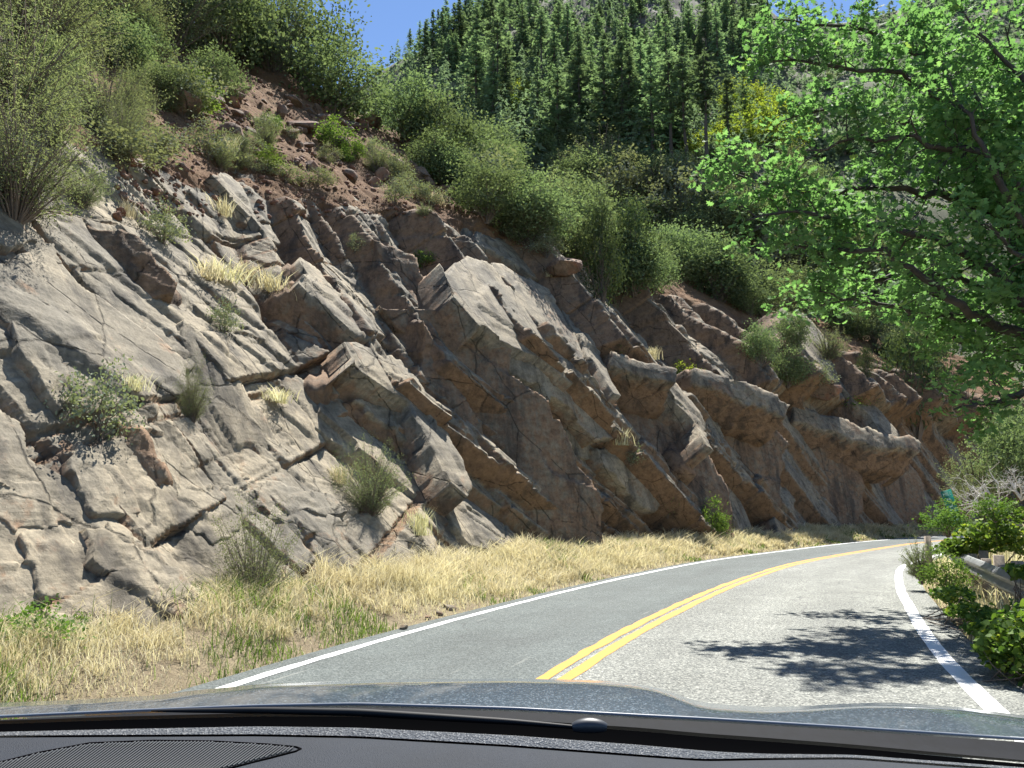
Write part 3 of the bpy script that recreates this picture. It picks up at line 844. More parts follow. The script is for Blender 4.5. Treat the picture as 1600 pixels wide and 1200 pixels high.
SLABS_B = [
    [(22, 387), (82, 380), (124, 436), (169, 474), (210, 507), (285, 560), (300, 612), (240, 609), (161, 560), (112, 500), (56, 470), (8, 436)],
    [(79, 372), (124, 388), (150, 417), (210, 477), (277, 526), (320, 560), (300, 575), (210, 505), (124, 430)],
    [(292, 489), (322, 515), (360, 560), (390, 612), (457, 687), (484, 747), (431, 747), (367, 732), (322, 672), (307, 620), (311, 590), (285, 522)],
    [(435, 582), (480, 590), (529, 620), (596, 695), (600, 725), (562, 721), (517, 687), (461, 635)],
    [(541, 526), (575, 534), (631, 560), (665, 590), (687, 635), (725, 710), (744, 762), (732, 774), (710, 755), (669, 676), (642, 620), (549, 571)],
    [(500, 414), (549, 432), (582, 485), (624, 534), (597, 519), (545, 462), (500, 436)],
    [(470, 400), (510, 430), (560, 480), (600, 520), (580, 530), (540, 500), (480, 440)],
    [(691, 417), (740, 406), (792, 414), (860, 447), (901, 511), (924, 586), (894, 590), (826, 549), (755, 507), (710, 466)],
    [(755, 511), (800, 530), (819, 552), (867, 575), (897, 605), (950, 669), (965, 687), (935, 687), (890, 642), (849, 605), (811, 590), (800, 571), (785, 545)],
    [(879, 661), (909, 665), (942, 699), (927, 717), (909, 717), (890, 687)],
    [(500, 609), (545, 642), (624, 706), (680, 736), (725, 774), (770, 800), (800, 840), (790, 858), (740, 850), (690, 800), (620, 745), (560, 700), (510, 650)],
    [(556, 624), (612, 616), (669, 669), (676, 710), (624, 669), (575, 642)],
    [(867, 451), (901, 481), (935, 537), (976, 620), (961, 612), (912, 530)],
    [(965, 489), (1017, 552), (1055, 597), (1100, 650), (1096, 661), (1044, 609), (1006, 560), (969, 507)],
    [(740, 365), (792, 372), (830, 414), (867, 444), (837, 436), (785, 399), (747, 384)],
    [(1225, 479), (1259, 486), (1292, 524), (1322, 580), (1360, 625), (1394, 659), (1409, 692), (1386, 692), (1360, 647), (1319, 602), (1270, 554), (1240, 520)],
    [(1000, 542), (1022, 561), (1056, 599), (1097, 644), (1112, 685), (1109, 696), (1090, 655), (1045, 614), (1015, 576)],
    [(1124, 730), (1150, 760), (1169, 805), (1184, 846), (1165, 846), (1142, 790), (1127, 749)],
    [(1217, 741), (1240, 749), (1247, 794), (1259, 842), (1225, 846), (1214, 809)],
    [(1262, 809), (1281, 816), (1296, 846), (1270, 846)],
    [(935, 700), (965, 700), (1000, 740), (1035, 790), (1015, 800), (980, 760), (945, 730)],
    [(1409, 696), (1427, 737), (1424, 745), (1409, 722)],
    [(30, 829), (101, 817), (124, 851), (165, 907), (172, 945), (64, 930), (52, 877)],
    [(262, 784), (300, 754), (375, 757), (416, 787), (375, 817), (337, 847), (292, 806)],
    [(416, 806), (499, 806), (544, 806), (562, 862), (574, 911), (532, 915), (487, 847), (442, 814)],
    [(142, 817), (195, 832), (232, 866), (285, 885), (330, 926), (337, 960), (262, 952), (210, 900), (150, 874)],
    [(0, 877), (30, 877), (60, 926), (37, 971), (-20, 975), (-30, 890)],
    [(67, 952), (146, 967), (210, 997), (206, 1012), (105, 1005)],
    [(-20, 750), (86, 750), (124, 795), (94, 817), (30, 825), (-15, 800)],
    [(-30, 600), (41, 665), (49, 710), (90, 744), (124, 800), (-20, 745)],
    [(124, 687), (172, 717), (210, 762), (225, 800), (150, 800), (109, 725)],
    [(20, 500), (60, 500), (110, 560), (120, 610), (100, 640), (60, 590), (30, 540)],
    [(370, 740), (440, 752), (520, 770), (545, 800), (420, 800), (385, 770)],
    [(330, 270), (360, 265), (400, 300), (425, 350), (440, 380), (420, 375), (390, 330)],
    [(1060, 570), (1075, 580), (1130, 660), (1140, 710), (1125, 700), (1095, 640)],
    [(1145, 640), (1165, 655), (1195, 700), (1190, 712), (1165, 680)],
    [(0, 300), (30, 330), (56, 375), (20, 385), (-20, 370), (-20, 320)],
    [(225, 365), (245, 370), (275, 420), (300, 480), (290, 490), (265, 445)],
]
for p_ in SLABS_J: rock_slab(p_, 'J', q=0.6, fit=0.35, guard=0.3)
for p_ in ([(1085, 572), (1140, 588), (1185, 604), (1235, 628), (1230, 655), (1180, 632), (1130, 612), (1085, 598)],
           [(1240, 632), (1300, 648), (1360, 668), (1440, 686), (1440, 706), (1360, 694), (1300, 676), (1240, 658)],
           [(955, 548), (1010, 565), (1060, 575), (1058, 596), (1008, 588), (957, 572)]):
    rock_slab(p_, (0.35, -0.88, 0.32), depth=2.2, q=0.9, fit=0.3, guard=0.3, push=0.75, fresh=0.3)
for p_ in SLABS_B: rock_slab(p_, 'B')

# ------------------------------------------------------------------ rocks lying about
def rock_mesh(seed, flat=0.7, sub=2):
    import bmesh
    bm = bmesh.new()
    bmesh.ops.create_icosphere(bm, subdivisions=sub, radius=1)
    me = bpy.data.meshes.new('rock'); bm.to_mesh(me); bm.free()
    v = np.empty(len(me.vertices) * 3, np.float32); me.vertices.foreach_get('co', v); v = v.reshape(-1, 3).astype(float)
    r2 = np.random.default_rng(seed)
    for _ in range(9):           # cut flat facets
        d = nrm(r2.normal(size=3)); c = 0.45 + 0.4 * r2.random()
        t = v @ d - c
        v -= np.where(t > 0, t, 0)[:, None] * d
    v *= np.array([1.0, 0.75 + 0.3 * r2.random(), flat])
    v += 0.05 * np.stack([fbm(v * 2.5 + seed, 3, k) for k in range(3)], -1)
    me.vertices.foreach_set('co', v.astype(np.float32).ravel())
    a = me.attributes.new('fresh', 'FLOAT', 'POINT'); a.data.foreach_set('value', np.clip(0.4 + 0.5 * fbm(v * 1.5, 2, seed), 0, 1).astype(np.float32))
    me.materials.append(BOULDER)
    return me
ROCKS = [rock_mesh(k, 0.55 + 0.08 * (k % 5), 3) for k in range(7)]
ROCKS_LO = [rock_mesh(40 + k, 0.7, 1) for k in range(5)]
def put_rock(u, v, w_px, label, group=None, k=0, sq=(1, 1, 1), rz=0, name='boulder', tilt=0.0):
    h = hit(u, v, 'cliff')
    if not h: return
    r = 0.5 * w_px * h[2] / FPX
    o = link(name, ROCKS[k % 7], None)
    o.location = h[0] + Vector((0, 0, 0.15 * r)); o.scale = (r * sq[0], r * sq[1], r * sq[2]); o.rotation_euler = (tilt, tilt * 0.7, rz)
    tag(o, label, 'boulder' if name == 'boulder' else 'rock', group)
put_rock(265, 165, 85, 'big rounded brown boulder lying in the soil high above the cliff', k=0, sq=(1, 1, 1.0), rz=0.4)
put_rock(440, 178, 26, 'small upright pale rock standing on the rubble slope', k=1, sq=(0.7, 0.6, 1.7))
put_rock(475, 203, 70, 'long flat grey slab lying on the rubble below the upright rock', k=2, sq=(1.2, 0.7, 0.5), rz=-0.4, tilt=0.25)
put_rock(363, 215, 46, 'brown angular boulder beside the dry tuft at the edge of the rubble', k=3, rz=1.0)
put_rock(640, 232, 40, 'dark angular boulder under the shrubs at the top corner of the rubble', k=4, rz=0.2)
put_rock(697, 303, 42, 'pale flat-topped boulder at the cliff rim beside a dry grass tuft', k=5, sq=(1, 0.8, 0.8))
put_rock(880, 420, 60, 'orange weathered boulder perched on the rim below the grey dead brush', k=6, sq=(1, 1, 1.1))
put_rock(100, 150, 80, 'dark red boulder half hidden by bushes at the upper left', k=1, sq=(1.2, 1, 0.7), rz=0.3)
put_rock(1275, 615, 75, 'black stained rounded boulder under the pale far slab', k=0, sq=(1, 0.9, 0.9))
r3 = np.random.default_rng(5)
for i in range(190):
    u = 330 + 360 * r3.random(); v = np.interp(u, [330, 430, 560, 690], [150, 140, 170, 290]) + (np.interp(u, [330, 430, 560, 690], [215, 250, 285, 310]) - np.interp(u, [330, 430, 560, 690], [150, 140, 170, 290])) * r3.random()
    put_rock(u, v, 8 + 30 * r3.random() ** 3, 'loose reddish stone on the rubble slope above the cliff', 'loose stones on the rubble slope', k=i, rz=6 * r3.random(), name='stone', tilt=0.4)
# fine rubble nobody could count
mb = MB()
tv = [np.array([v.co[:] for v in m.vertices]) for m in ROCKS_LO]; tf = [np.array([p.vertices[:] for p in m.polygons]) for m in ROCKS_LO]
for i in range(2600):
    u = 180 + 560 * r3.random(); v = 110 + 230 * r3.random()
    h = hit(u, v, 'cliff')
    if not h or h[1].z < 0.3 and h[1].z > -0.3: continue
    k = i % 5; sz = 0.04 + 0.14 * r3.random() ** 3
    a = 6.28 * r3.random(); c_, s_ = math.cos(a), math.sin(a)
    mb.add(tv[k] @ np.array([[c_, -s_, 0], [s_, c_, 0], [0, 0, 1]]) * sz + np.array(h[0]), tf[k], 0, 0.5)
mr = mb.mesh('rubble'); a_ = mr.attributes.new('fresh', 'FLOAT', 'POINT'); a_.data.foreach_set('value', rng.random(len(mr.vertices)).astype(np.float32) * 0.3 + 0.5)
stuff(link('rubble', mr, BOULDER), 'small reddish rubble scattered over the soil slope above the cliff', 'rubble')
# stones at the edge of the road
for i, (u, v, w) in enumerate([(722, 955, 26), (708, 962, 16), (745, 948, 10), (845, 918, 12), (655, 985, 18), (690, 968, 12), (800, 930, 8), (560, 985, 26), (905, 905, 8)]):
    d = pixel_ray(u, v); t = -EYE / d[2]
    r = 0.5 * w * t / FPX
    o = link('roadside_stone', ROCKS[(i * 2 + 1) % 7], None); o.location = (d[0] * t - 0.22, d[1] * t + 0.1, 0.3 * r); o.scale = (r, r, r * 0.8); o.rotation_euler = (0.2, 0.1, i * 1.3); o.material_slots[0].link = 'OBJECT'; o.material_slots[0].material = ROCK
    lab = ['largest pale stone lying just beside the far white edge line', 'flat stone leaning on the largest roadside stone'][i] if i < 2 else 'small grey stone at the grassy edge beyond the far white line'
    tag(o, lab, 'stone', 'stones along the far edge line')

# ------------------------------------------------------------------ shrubs
def shrub_mesh(kind, seed):
    """unit shrub: base at the origin, about 1 high and 1 wide; materials 0 leaf, 1 wood"""
    global rng
    keep = rng; rng = np.random.default_rng(seed)
    mb = MB()
    if kind == 'scrub':
        nc, per, size, zc = 64, 105, 0.037, 0.5
    elif kind == 'sage':
        nc, per, size, zc = 26, 70, 0.05, 0.4
    elif kind == 'juniper':
        nc, per, size, zc = 60, 60, 0.05, 0.5
    elif kind == 'feather':
        nc, per, size, zc = 110, 70, 0.031, 0.5
    elif kind == 'fine':
        nc, per, size, zc = 150, 105, 0.0175, 0.5
    else:
        nc, per, size, zc = 40, 50, 0.055, 0.5
    cen = []
    while len(cen) < nc:
        p = rng.uniform(-1, 1, 3)
        r = np.linalg.norm(p)
        if r > 1 or r < 0.35: continue
        if kind == 'juniper':
            q = np.array([p[0] * 0.5, p[1] * 0.5, 0.06 + (p[2] * .5 + .5) * 0.9])
            q[:2] *= (1.12 - q[2]) ** 0.7 * 1.1
        else:
            q = np.array([p[0] * 0.5, p[1] * 0.5, 0.5 + p[2] * 0.45])
            if q[2] < 0.12: continue
            q[2] *= 0.8 + 0.3 * rng.random()
        cen.append(q)
    cen = np.array(cen)
    for c in cen[:: (2 if kind not in ('feather', 'fine') else 1)]:
        m = np.array([c[0] * 0.35, c[1] * 0.35, c[2] * 0.5]) + rng.normal(size=3) * 0.03
        mb.tube(np.array([[c[0] * .05, c[1] * .05, -0.05], m, c]), np.array([0.014, 0.009, 0.003]) * (0.45 if kind == 'fine' else 1), 4, 1)
    ci = np.repeat(np.arange(nc), per)
    n = len(ci)
    rad = 0.11 * (0.6 + 0.8 * rng.random(nc))
    if kind in ('feather', 'fine'):
        # leaves strung along upright wands
        t = rng.random(n) ** 0.7
        tip = cen * np.array([1.15, 1.15, 1.1]); root = cen * np.array([0.3, 0.3, 0.35])
        pos = root[ci] + (tip - root)[ci] * t[:, None] + rng.normal(size=(n, 3)) * 0.028
    else:
        pos = cen[ci] + rng.normal(size=(n, 3)) * rad[ci][:, None] * np.array([1, 1, 0.75])
    pos[:, 2] = np.maximum(pos[:, 2], 0.02)
    sz = size * (0.6 + 0.8 * rng.random(n))
    a, b = frames(n, 0.7)
    var = np.clip(0.25 + 0.5 * rng.random(nc)[ci] + 0.5 * (rng.random(n) - 0.5), 0, 1)
    w = 0.55 if kind in ('feather', 'juniper', 'fine') else 1.0
    mb.cards(pos, a * sz[:, None], b * sz[:, None] * w, *T_LEAF, 0, var)
    me = mb.mesh('shrub_' + kind)
    lm = {'scrub': M_SCRUB, 'sage': M_SAGE, 'juniper': M_JUN, 'feather': M_FEATHER, 'fine': M_FEATHER, 'bright': M_YEL, 'green': M_GREEN}[kind]
    me.materials.append(lm); me.materials.append(M_TWIG)
    rng = keep
    return me
SHR = {k: [shrub_mesh(k, 10 * i + 3) for i in range(n)] for i, (k, n) in enumerate([('scrub', 4), ('sage', 2), ('juniper', 2), ('feather', 3), ('bright', 2), ('green', 2), ('fine', 2)])}
_n = [0]
def put_shrub(u, v, w, hgt, kind, label, group=None, name='shrub', which='both', cat='shrub', loc=None):
    if loc is None:
        h = hit(u, v, which)
        if not h: return None
        loc, t = h[0], h[2]
    else:
        loc = Vector(loc); t = (loc - CAMV).length
    k = t / FPX
    _n[0] += 1
    o = link(name, SHR[kind][_n[0] % len(SHR[kind])], None)
    o.location = loc - Vector((0, 0, 0.06 * hgt * k)); o.scale = (w * k, w * k, hgt * k * 1.05); o.rotation_euler = (0, 0, _n[0] * 2.1)
    return tag(o, label, cat, group)

big_left = [
 (25, 330, 230, 210, 'fine', 'wide feathery olive bush hanging over the rock at the left edge'),
 (15, 190, 240, 200, 'fine', 'feathery grey-green bush above the hanging bush at the left edge'),
 (165, 215, 150, 150, 'fine', 'pale wispy bush left of the big rounded boulder'),
 (200, 270, 110, 60, 'sage', 'low grey-green bush below the big rounded boulder'),
 (60, 90, 220, 170, 'fine', 'dense dark bush at the top left corner'),
 (165, 70, 180, 150, 'fine', 'leafy bush second from the top left corner'),
 (260, 75, 180, 160, 'fine', 'leafy green bush above the big rounded boulder'),
 (345, 95, 160, 170, 'scrub', 'tall leafy bush growing over the dark hollow above the rubble'),
 (425, 110, 130, 150, 'fine', 'yellowish bush on the crest above the upright rock'),
 (478, 130, 130, 140, 'scrub', 'bushy crest shrub just left of the patch of sky'),
 (540, 125, 100, 130, 'fine', 'pale thin shrub standing against the patch of sky'),
 (520, 175, 140, 110, 'scrub', 'rounded olive shrub overhanging the top of the rubble'),
 (585, 185, 130, 120, 'scrub', 'rounded olive shrub at the upper corner of the rubble'),
 (625, 160, 100, 110, 'feather', 'pale shrub on the crest under the ridge conifers'),
 (635, 225, 110, 110, 'scrub', 'dark-footed shrub beside the boulders at the corner of the rubble'),
 (690, 270, 120, 120, 'scrub', 'grey-green shrub with thin bare branches right of the rubble'),
 (310, 180, 60, 60, 'green', 'small bright green plant right of the big rounded boulder'),
 (525, 235, 60, 45, 'green', 'small green bush in the middle of the rubble slope'),
 (590, 270, 50, 50, 'feather', 'wispy small bush low on the rubble slope'),
 (395, 268, 36, 26, 'sage', 'round grey sagebrush at the foot of the rubble'),
 (445, 285, 55, 26, 'sage', 'low grey sagebrush on the ledge above the shaded notch'),
 (495, 290, 50, 26, 'sage', 'low grey sagebrush at the right end of the ledge above the notch'),
 (255, 380, 60, 60, 'sage', 'grey-green bush growing beside the tall brown joint face'),
 (125, 320, 90, 70, 'fine', 'yellow-flowered bush on the rim of the left slab'),
 (660, 420, 40, 30, 'green', 'small green plant on top of the upright square block'),
 (555, 395, 26, 30, 'sage', 'tiny grey plant left of the upright square block'),
 (150, 690, 95, 110, 'sage', 'tangled grey bush on the ledge at the left'),
 (300, 655, 55, 95, 'fine', 'spiky wispy bush growing from the long pale slab'),
 (350, 520, 45, 50, 'sage', 'thin grey bush below the blond grass mat'),
 (580, 800, 120, 115, 'fine', 'feathery green bush at the foot of the slabs in the middle'),
 (395, 965, 130, 190, 'fine', 'tall feathery bush growing in front of the lower slabs'),
 (470, 965, 70, 50, 'sage', 'low blue-grey bush beside the tall feathery bush'),
 (1043, 805, 34, 44, 'green', 'bright green bush on the shaded wall beyond the tall grass'),
 (1112, 842, 46, 58, 'green', 'green leafy bush at the foot of the far shaded wall'),
 (985, 725, 40, 30, 'sage', 'dry grey tuft on the shaded wall in the middle'),
 (1060, 690, 40, 24, 'sage', 'pale dry bush on a ledge of the shaded wall'),
 (1070, 610, 42, 46, 'bright', 'yellow-green bush on the rim of the shaded wall'),
 (862, 825, 22, 22, 'sage', 'tiny grey plant at the base of the great shaded face'),
 (965, 560, 24, 30, 'green', 'small green tuft beside the narrow lit slab'),
 (940, 470, 80, 160, 'juniper', 'dark narrow columnar juniper at the rim of the cliff'),
 (990, 455, 95, 150, 'juniper', 'dark rounded juniper behind the columnar one'),
 (945, 330, 140, 130, 'juniper', 'broad dark juniper with spreading bare limbs on the hillside'),
 (855, 400, 60, 36, 'sage', 'grey dead brush heap on the rim of the cliff'),
 (1432, 672, 110, 160, 'juniper', 'blue-green conical young tree on the ledge of the far cliff'),
 (1355, 590, 30, 44, 'juniper', 'small juniper left of the blue-green conical tree'),
 (1240, 545, 50, 60, 'scrub', 'shrub left of the pale far slab'),
 (1230, 600, 60, 55, 'scrub', 'shrub on the dark ledge under the pale far slab'),
 (1280, 600, 50, 30, 'sage', 'grey shrub on the black stained boulder'),
 (1330, 645, 50, 30, 'green', 'low green shrub at the lower end of the pale far slab'),
 (1190, 565, 50, 60, 'scrub', 'shrub at the rim above the far overhang'),
]
r3 = np.random.default_rng(19)
for i in range(24):
    u = 60 + 290 * r3.random(); v = 90 + 170 * r3.random(); s_ = 0.6 + 0.7 * r3.random()
    put_shrub(u, v, 75 * s_, 66 * s_, ['fine', 'scrub', 'fine', 'sage'][i % 4], 'olive bush among the rocks at the upper left above the near slabs', 'bushes among the rocks at the upper left', which='cliff')
for i in range(26):
    u = 340 + 350 * r3.random(); v = np.interp(u, [340, 430, 560, 690], [190, 200, 225, 285]) + 75 * r3.random(); s_ = 0.6 + 0.8 * r3.random()
    put_shrub(u, v, 34 * s_, 28 * s_, ['sage', 'feather', 'sage', 'green'][i % 4], 'small low bush on the lower rubble slope near the cliff rim', 'small bushes on the lower rubble slope', which='cliff')
for u, v, w, h, k, lab in big_left:
    put_shrub(u, v, w, h, k, lab, which='cliff')
# the bushes that cover the hillside between the rim and the forest
r3 = np.random.default_rng(11)
rows = []
for i in range(150):
    u = 655 + 660 * r3.random()
    top = np.interp(u, [655, 720, 800, 900, 1000, 1150, 1315], [190, 235, 262, 285, 305, 345, 400])
    bot = np.interp(u, [655, 720, 830, 950, 1100, 1250, 1315], [285, 315, 385, 470, 500, 505, 510])
    rows.append((u, top + (bot - top) * r3.random()))
rows.sort(key=lambda t: t[1])
for u, v in rows:
    s_ = 0.65 + 0.6 * r3.random()
    kd = ['scrub', 'scrub', 'feather', 'scrub', 'sage', 'juniper', 'scrub'][int(7 * r3.random())]
    put_shrub(u, v, 92 * s_, 76 * s_, kd, 'olive-green shrub in the scrub covering the hillside above the cliff', 'scrub on the hillside above the cliff', which='cliff')
for i in range(34):
    u = 1290 + 420 * r3.random(); v = 470 + 110 * r3.random()
    s_ = 0.6 + 0.6 * r3.random()
    put_shrub(u, v, 62 * s_, 52 * s_, ['scrub', 'juniper', 'scrub', 'feather'][i % 4], 'shrub on the slope behind the oak branches above the far cliff', 'shrubs above the far cliff', which='cliff')
for i in range(46):
    u = 40 + 560 * r3.random(); v = np.interp(u, [40, 300, 480, 600], [10, 8, 30, 140]) + 75 * r3.random()
    put_shrub(u, v, 110, 100, ['fine', 'scrub', 'fine', 'juniper'][i % 4], 'leafy bush in the thicket along the crest at the upper left', 'thicket along the crest', which='cliff')

# ------------------------------------------------------------------ dry grass tufts on the rock
def tuft_mesh(seed, n=130, lean=0.45, mat=M_DRY):
    r2 = np.random.default_rng(seed)
    mb = MB()
    az = r2.uniform(0, 2 * np.pi, n); ln_ = 0.5 + 0.5 * r2.random(n); lean_ = lean * r2.random(n) ** 0.6
    root = np.stack([0.22 * r2.normal(size=n), 0.22 * r2.normal(size=n), np.zeros(n) - 0.03], -1)
    d = np.stack([np.cos(az) * lean_, np.sin(az) * lean_, np.ones(n)], -1)
    mid = root + d * (ln_ * 0.55)[:, None]
    tip = mid + (d * np.array([1.8, 1.8, 0.65])) * (ln_ * 0.45)[:, None]
    side = nrm(np.cross(d, r2.normal(size=(n, 3)))) * 0.013
    v = np.stack([root - side, root + side, mid + side * .8, mid - side * .8, tip], 1).reshape(-1, 3)
    off = (np.arange(n) * 5)[:, None]
    mb.v.append(v); mb.a.append(np.repeat(r2.random(n), 5)); mb.n = len(v)
    mb.f[(4, 0)] = [np.array([[0, 1, 2, 3]]) + off]; mb.f[(3, 0)] = [np.array([[3, 2, 4]]) + off]
    me = mb.mesh('tuft'); me.materials.append(mat)
    return me
TUFT = [tuft_mesh(k) for k in range(4)]
def put_tuft(u, v, w, h_, label, group=None):
    h = hit(u, v, 'cliff')
    if not h: return
    k = h[2] / FPX
    _n[0] += 1
    o = link('grass_tuft', TUFT[_n[0] % 4], None); o.location = h[0]; o.scale = (w * k, w * k, h_ * k * 1.15); o.rotation_euler = (0, 0, _n[0] * 1.7)
    tag(o, label, 'grass', group)
for i, (u, v, w, h_) in enumerate([(320, 435, 60, 30), (350, 438, 70, 36), (385, 443, 70, 40), (420, 455, 60, 36), (450, 470, 40, 26), (470, 485, 34, 26)]):
    put_tuft(u, v, w, h_, 'blond dry grass clump in the mat hanging over the dark hollow', 'mat of blond grass on the ledge')
for u, v, w, h_, lab in [(197, 338, 26, 30, 'round straw-coloured tuft at the rim left of the brown joint face'), (345, 335, 40, 30, 'wispy dry tuft on the ledge under the rubble'),
        (358, 240, 26, 34, 'straw tuft beside the brown angular boulder'), (735, 325, 26, 26, 'golden tuft at the rim above the large laminated slab'),
        (685, 318, 34, 22, 'golden tuft next to the pale flat-topped boulder'), (430, 628, 56, 26, 'blond tuft in the niche above the long pale slab'),
        (530, 755, 36, 36, 'bright blond tuft left of the feathery middle bush'), (655, 835, 40, 50, 'tall dry tuft at the broken rocks near the middle'),
        (860, 432, 18, 18, 'small golden tuft below the grey dead brush'), (925, 420, 24, 22, 'golden tuft beside the dark columnar juniper'),
        (1020, 560, 22, 22, 'dry tuft on the rim of the shaded wall'), (1050, 668, 26, 22, 'pale dry tuft on the narrow ledge of the shaded wall'),
        (970, 695, 34, 30, 'dry tuft at the end of the lower lit slab'), (210, 610, 40, 30, 'dry tuft beside the tangled grey bush')]:
    put_tuft(u, v, w, h_, lab)

# ------------------------------------------------------------------ grass along the road
def blades(name, roots, hts, wid, lean, mat, label):
    n = len(roots)
    az = rng.uniform(0, 2 * np.pi, n); le = lean * rng.random(n) ** 0.7
    d = np.stack([np.cos(az) * le, np.sin(az) * le, np.ones(n)], -1)
    mid = roots + d * (hts * 0.55)[:, None]
    tip = mid + d * np.array([2.2, 2.2, 0.6]) * (hts * 0.45)[:, None]
    side = nrm(np.stack([-np.sin(az), np.cos(az), np.zeros(n)], -1) + 0.4 * rng.normal(size=(n, 3))) * np.asarray(wid)[:, None]
    v = np.stack([roots - side, roots + side, mid + side * .8, mid - side * .8, tip], 1).reshape(-1, 3)
    off = (np.arange(n) * 5)[:, None]
    var = np.clip(0.5 + 0.35 * fbm(roots * 0.9, 2, 71) + 0.3 * rng.normal(size=n), 0, 1)
    me = mesh_np(name, v, [np.array([[0, 1, 2, 3]]) + off, np.array([[3, 2, 4]]) + off], False, {'var': np.repeat(var, 5)})
    return stuff(link(name, me, mat), label, 'grass')
def verge_points(n, k0, k1, y0, y1):
    y = y0 * (y1 / y0) ** rng.random(n)
    s = S_at_y(y); k = k0 + (k1 - k0) * rng.random(n)
    xy = on_road(s, WL + k)
    return np.concatenate([xy, verge_z(s, k)[:, None]], 1), k
P, k = verge_points(90000, 0.25, 3.3, 4.5, 70)
dens = sstep(-0.35, 0.25, fbm(P * np.array([0.55, 0.55, 0]), 3, 72)) * sstep(0.15, 1.1, k + 0.4 * fbm(P * 1.2, 2, 73))
keep = rng.random(len(P)) < 0.22 + 0.78 * dens
P, k, dens = P[keep], k[keep], dens[keep]
dist = np.linalg.norm(P - np.array([0, 0, EYE]), axis=1)
hts = (0.08 + 0.36 * sstep(0.2, 1.6, k) * (0.45 + 0.55 * dens)) * (0.5 + 0.8 * rng.random(len(P)))
near_ = 0.6 + 0.4 * sstep(9, 15, dist)
blades('dry_grass', P, hts * near_, np.maximum(0.0032, 0.00042 * dist), 0.55, M_DRY, 'tall blond dry grass along the foot of the cliff')
# drooping tussocks
C, k = verge_points(2600, 0.75, 3.3, 4.5, 60)
keep = rng.random(len(C)) < 0.25 + 0.75 * sstep(-0.2, 0.3, fbm(C * np.array([0.5, 0.5, 0]) + 5, 2, 75))
C, k = C[keep], k[keep]
ht = (0.28 + 0.42 * rng.random(len(C))) * (0.55 + 0.45 * sstep(0.8, 2.0, k))
ci = np.repeat(np.arange(len(C)), 34)
P = C[ci] + rng.normal(size=(len(ci), 3)) * np.array([0.07, 0.07, 0])
dist = np.linalg.norm(P, axis=1)
blades('grass_tussocks', P, (0.6 + 0.4 * sstep(9, 15, dist)) * ht[ci] * (0.6 + 0.6 * rng.random(len(ci))), np.maximum(0.0035, 0.00045 * dist), 0.75, M_DRY, 'drooping pale straw tussocks at the foot of the cliff')
P, k = verge_points(56000, 0.3, 3.1, 5, 70)
keep = fbm(P * np.array([0.8, 0.8, 0]) + 3, 3, 74) + 0.12 * rng.normal(size=len(P)) > 0.30
P, k = P[keep], k[keep]; dist = np.linalg.norm(P, axis=1)
blades('green_grass', P, (0.12 + 0.3 * sstep(.3, 1.6, k)) * (0.5 + 0.8 * rng.random(len(P))), np.maximum(0.004, 0.0005 * dist), 0.6, M_GREEN, 'green weeds mixed into the dry grass along the cliff')
# the dry bank inside the bend
def bank_points(n, k0, k1, y0, y1):
    y = y0 + (y1 - y0) * rng.random(n) ** 1.2
    s = S_at_y(y); k = k0 + (k1 - k0) * rng.random(n)
    xy = on_road(s, -WR(s) - k)
    return np.concatenate([xy, bank_z(s, k)[:, None]], 1), k
P, k = bank_points(30000, 0.45, 11, 11, 48)
dist = np.linalg.norm(P, axis=1)
blades('bank_grass', P, (0.15 + 0.35 * sstep(.4, 1.5, k)) * (0.5 + 0.8 * rng.random(len(P))), np.maximum(0.004, 0.0005 * dist), 0.5, M_DRY, 'blond dry grass on the bank inside the bend')
for i, (u, v, w, h_) in enumerate([(45, 1035, 110, 90), (110, 1020, 60, 60)]):
    d = pixel_ray(u, v); t = -(EYE - 0.25) / d[2]
    put_shrub(u, v, w, h_, 'green', ['leafy green weed clump at the left edge of the verge', 'smaller green weed clump right of the left edge clump'][i], name='weed_clump', cat='weeds', loc=(d[0] * t, d[1] * t, 0.15))

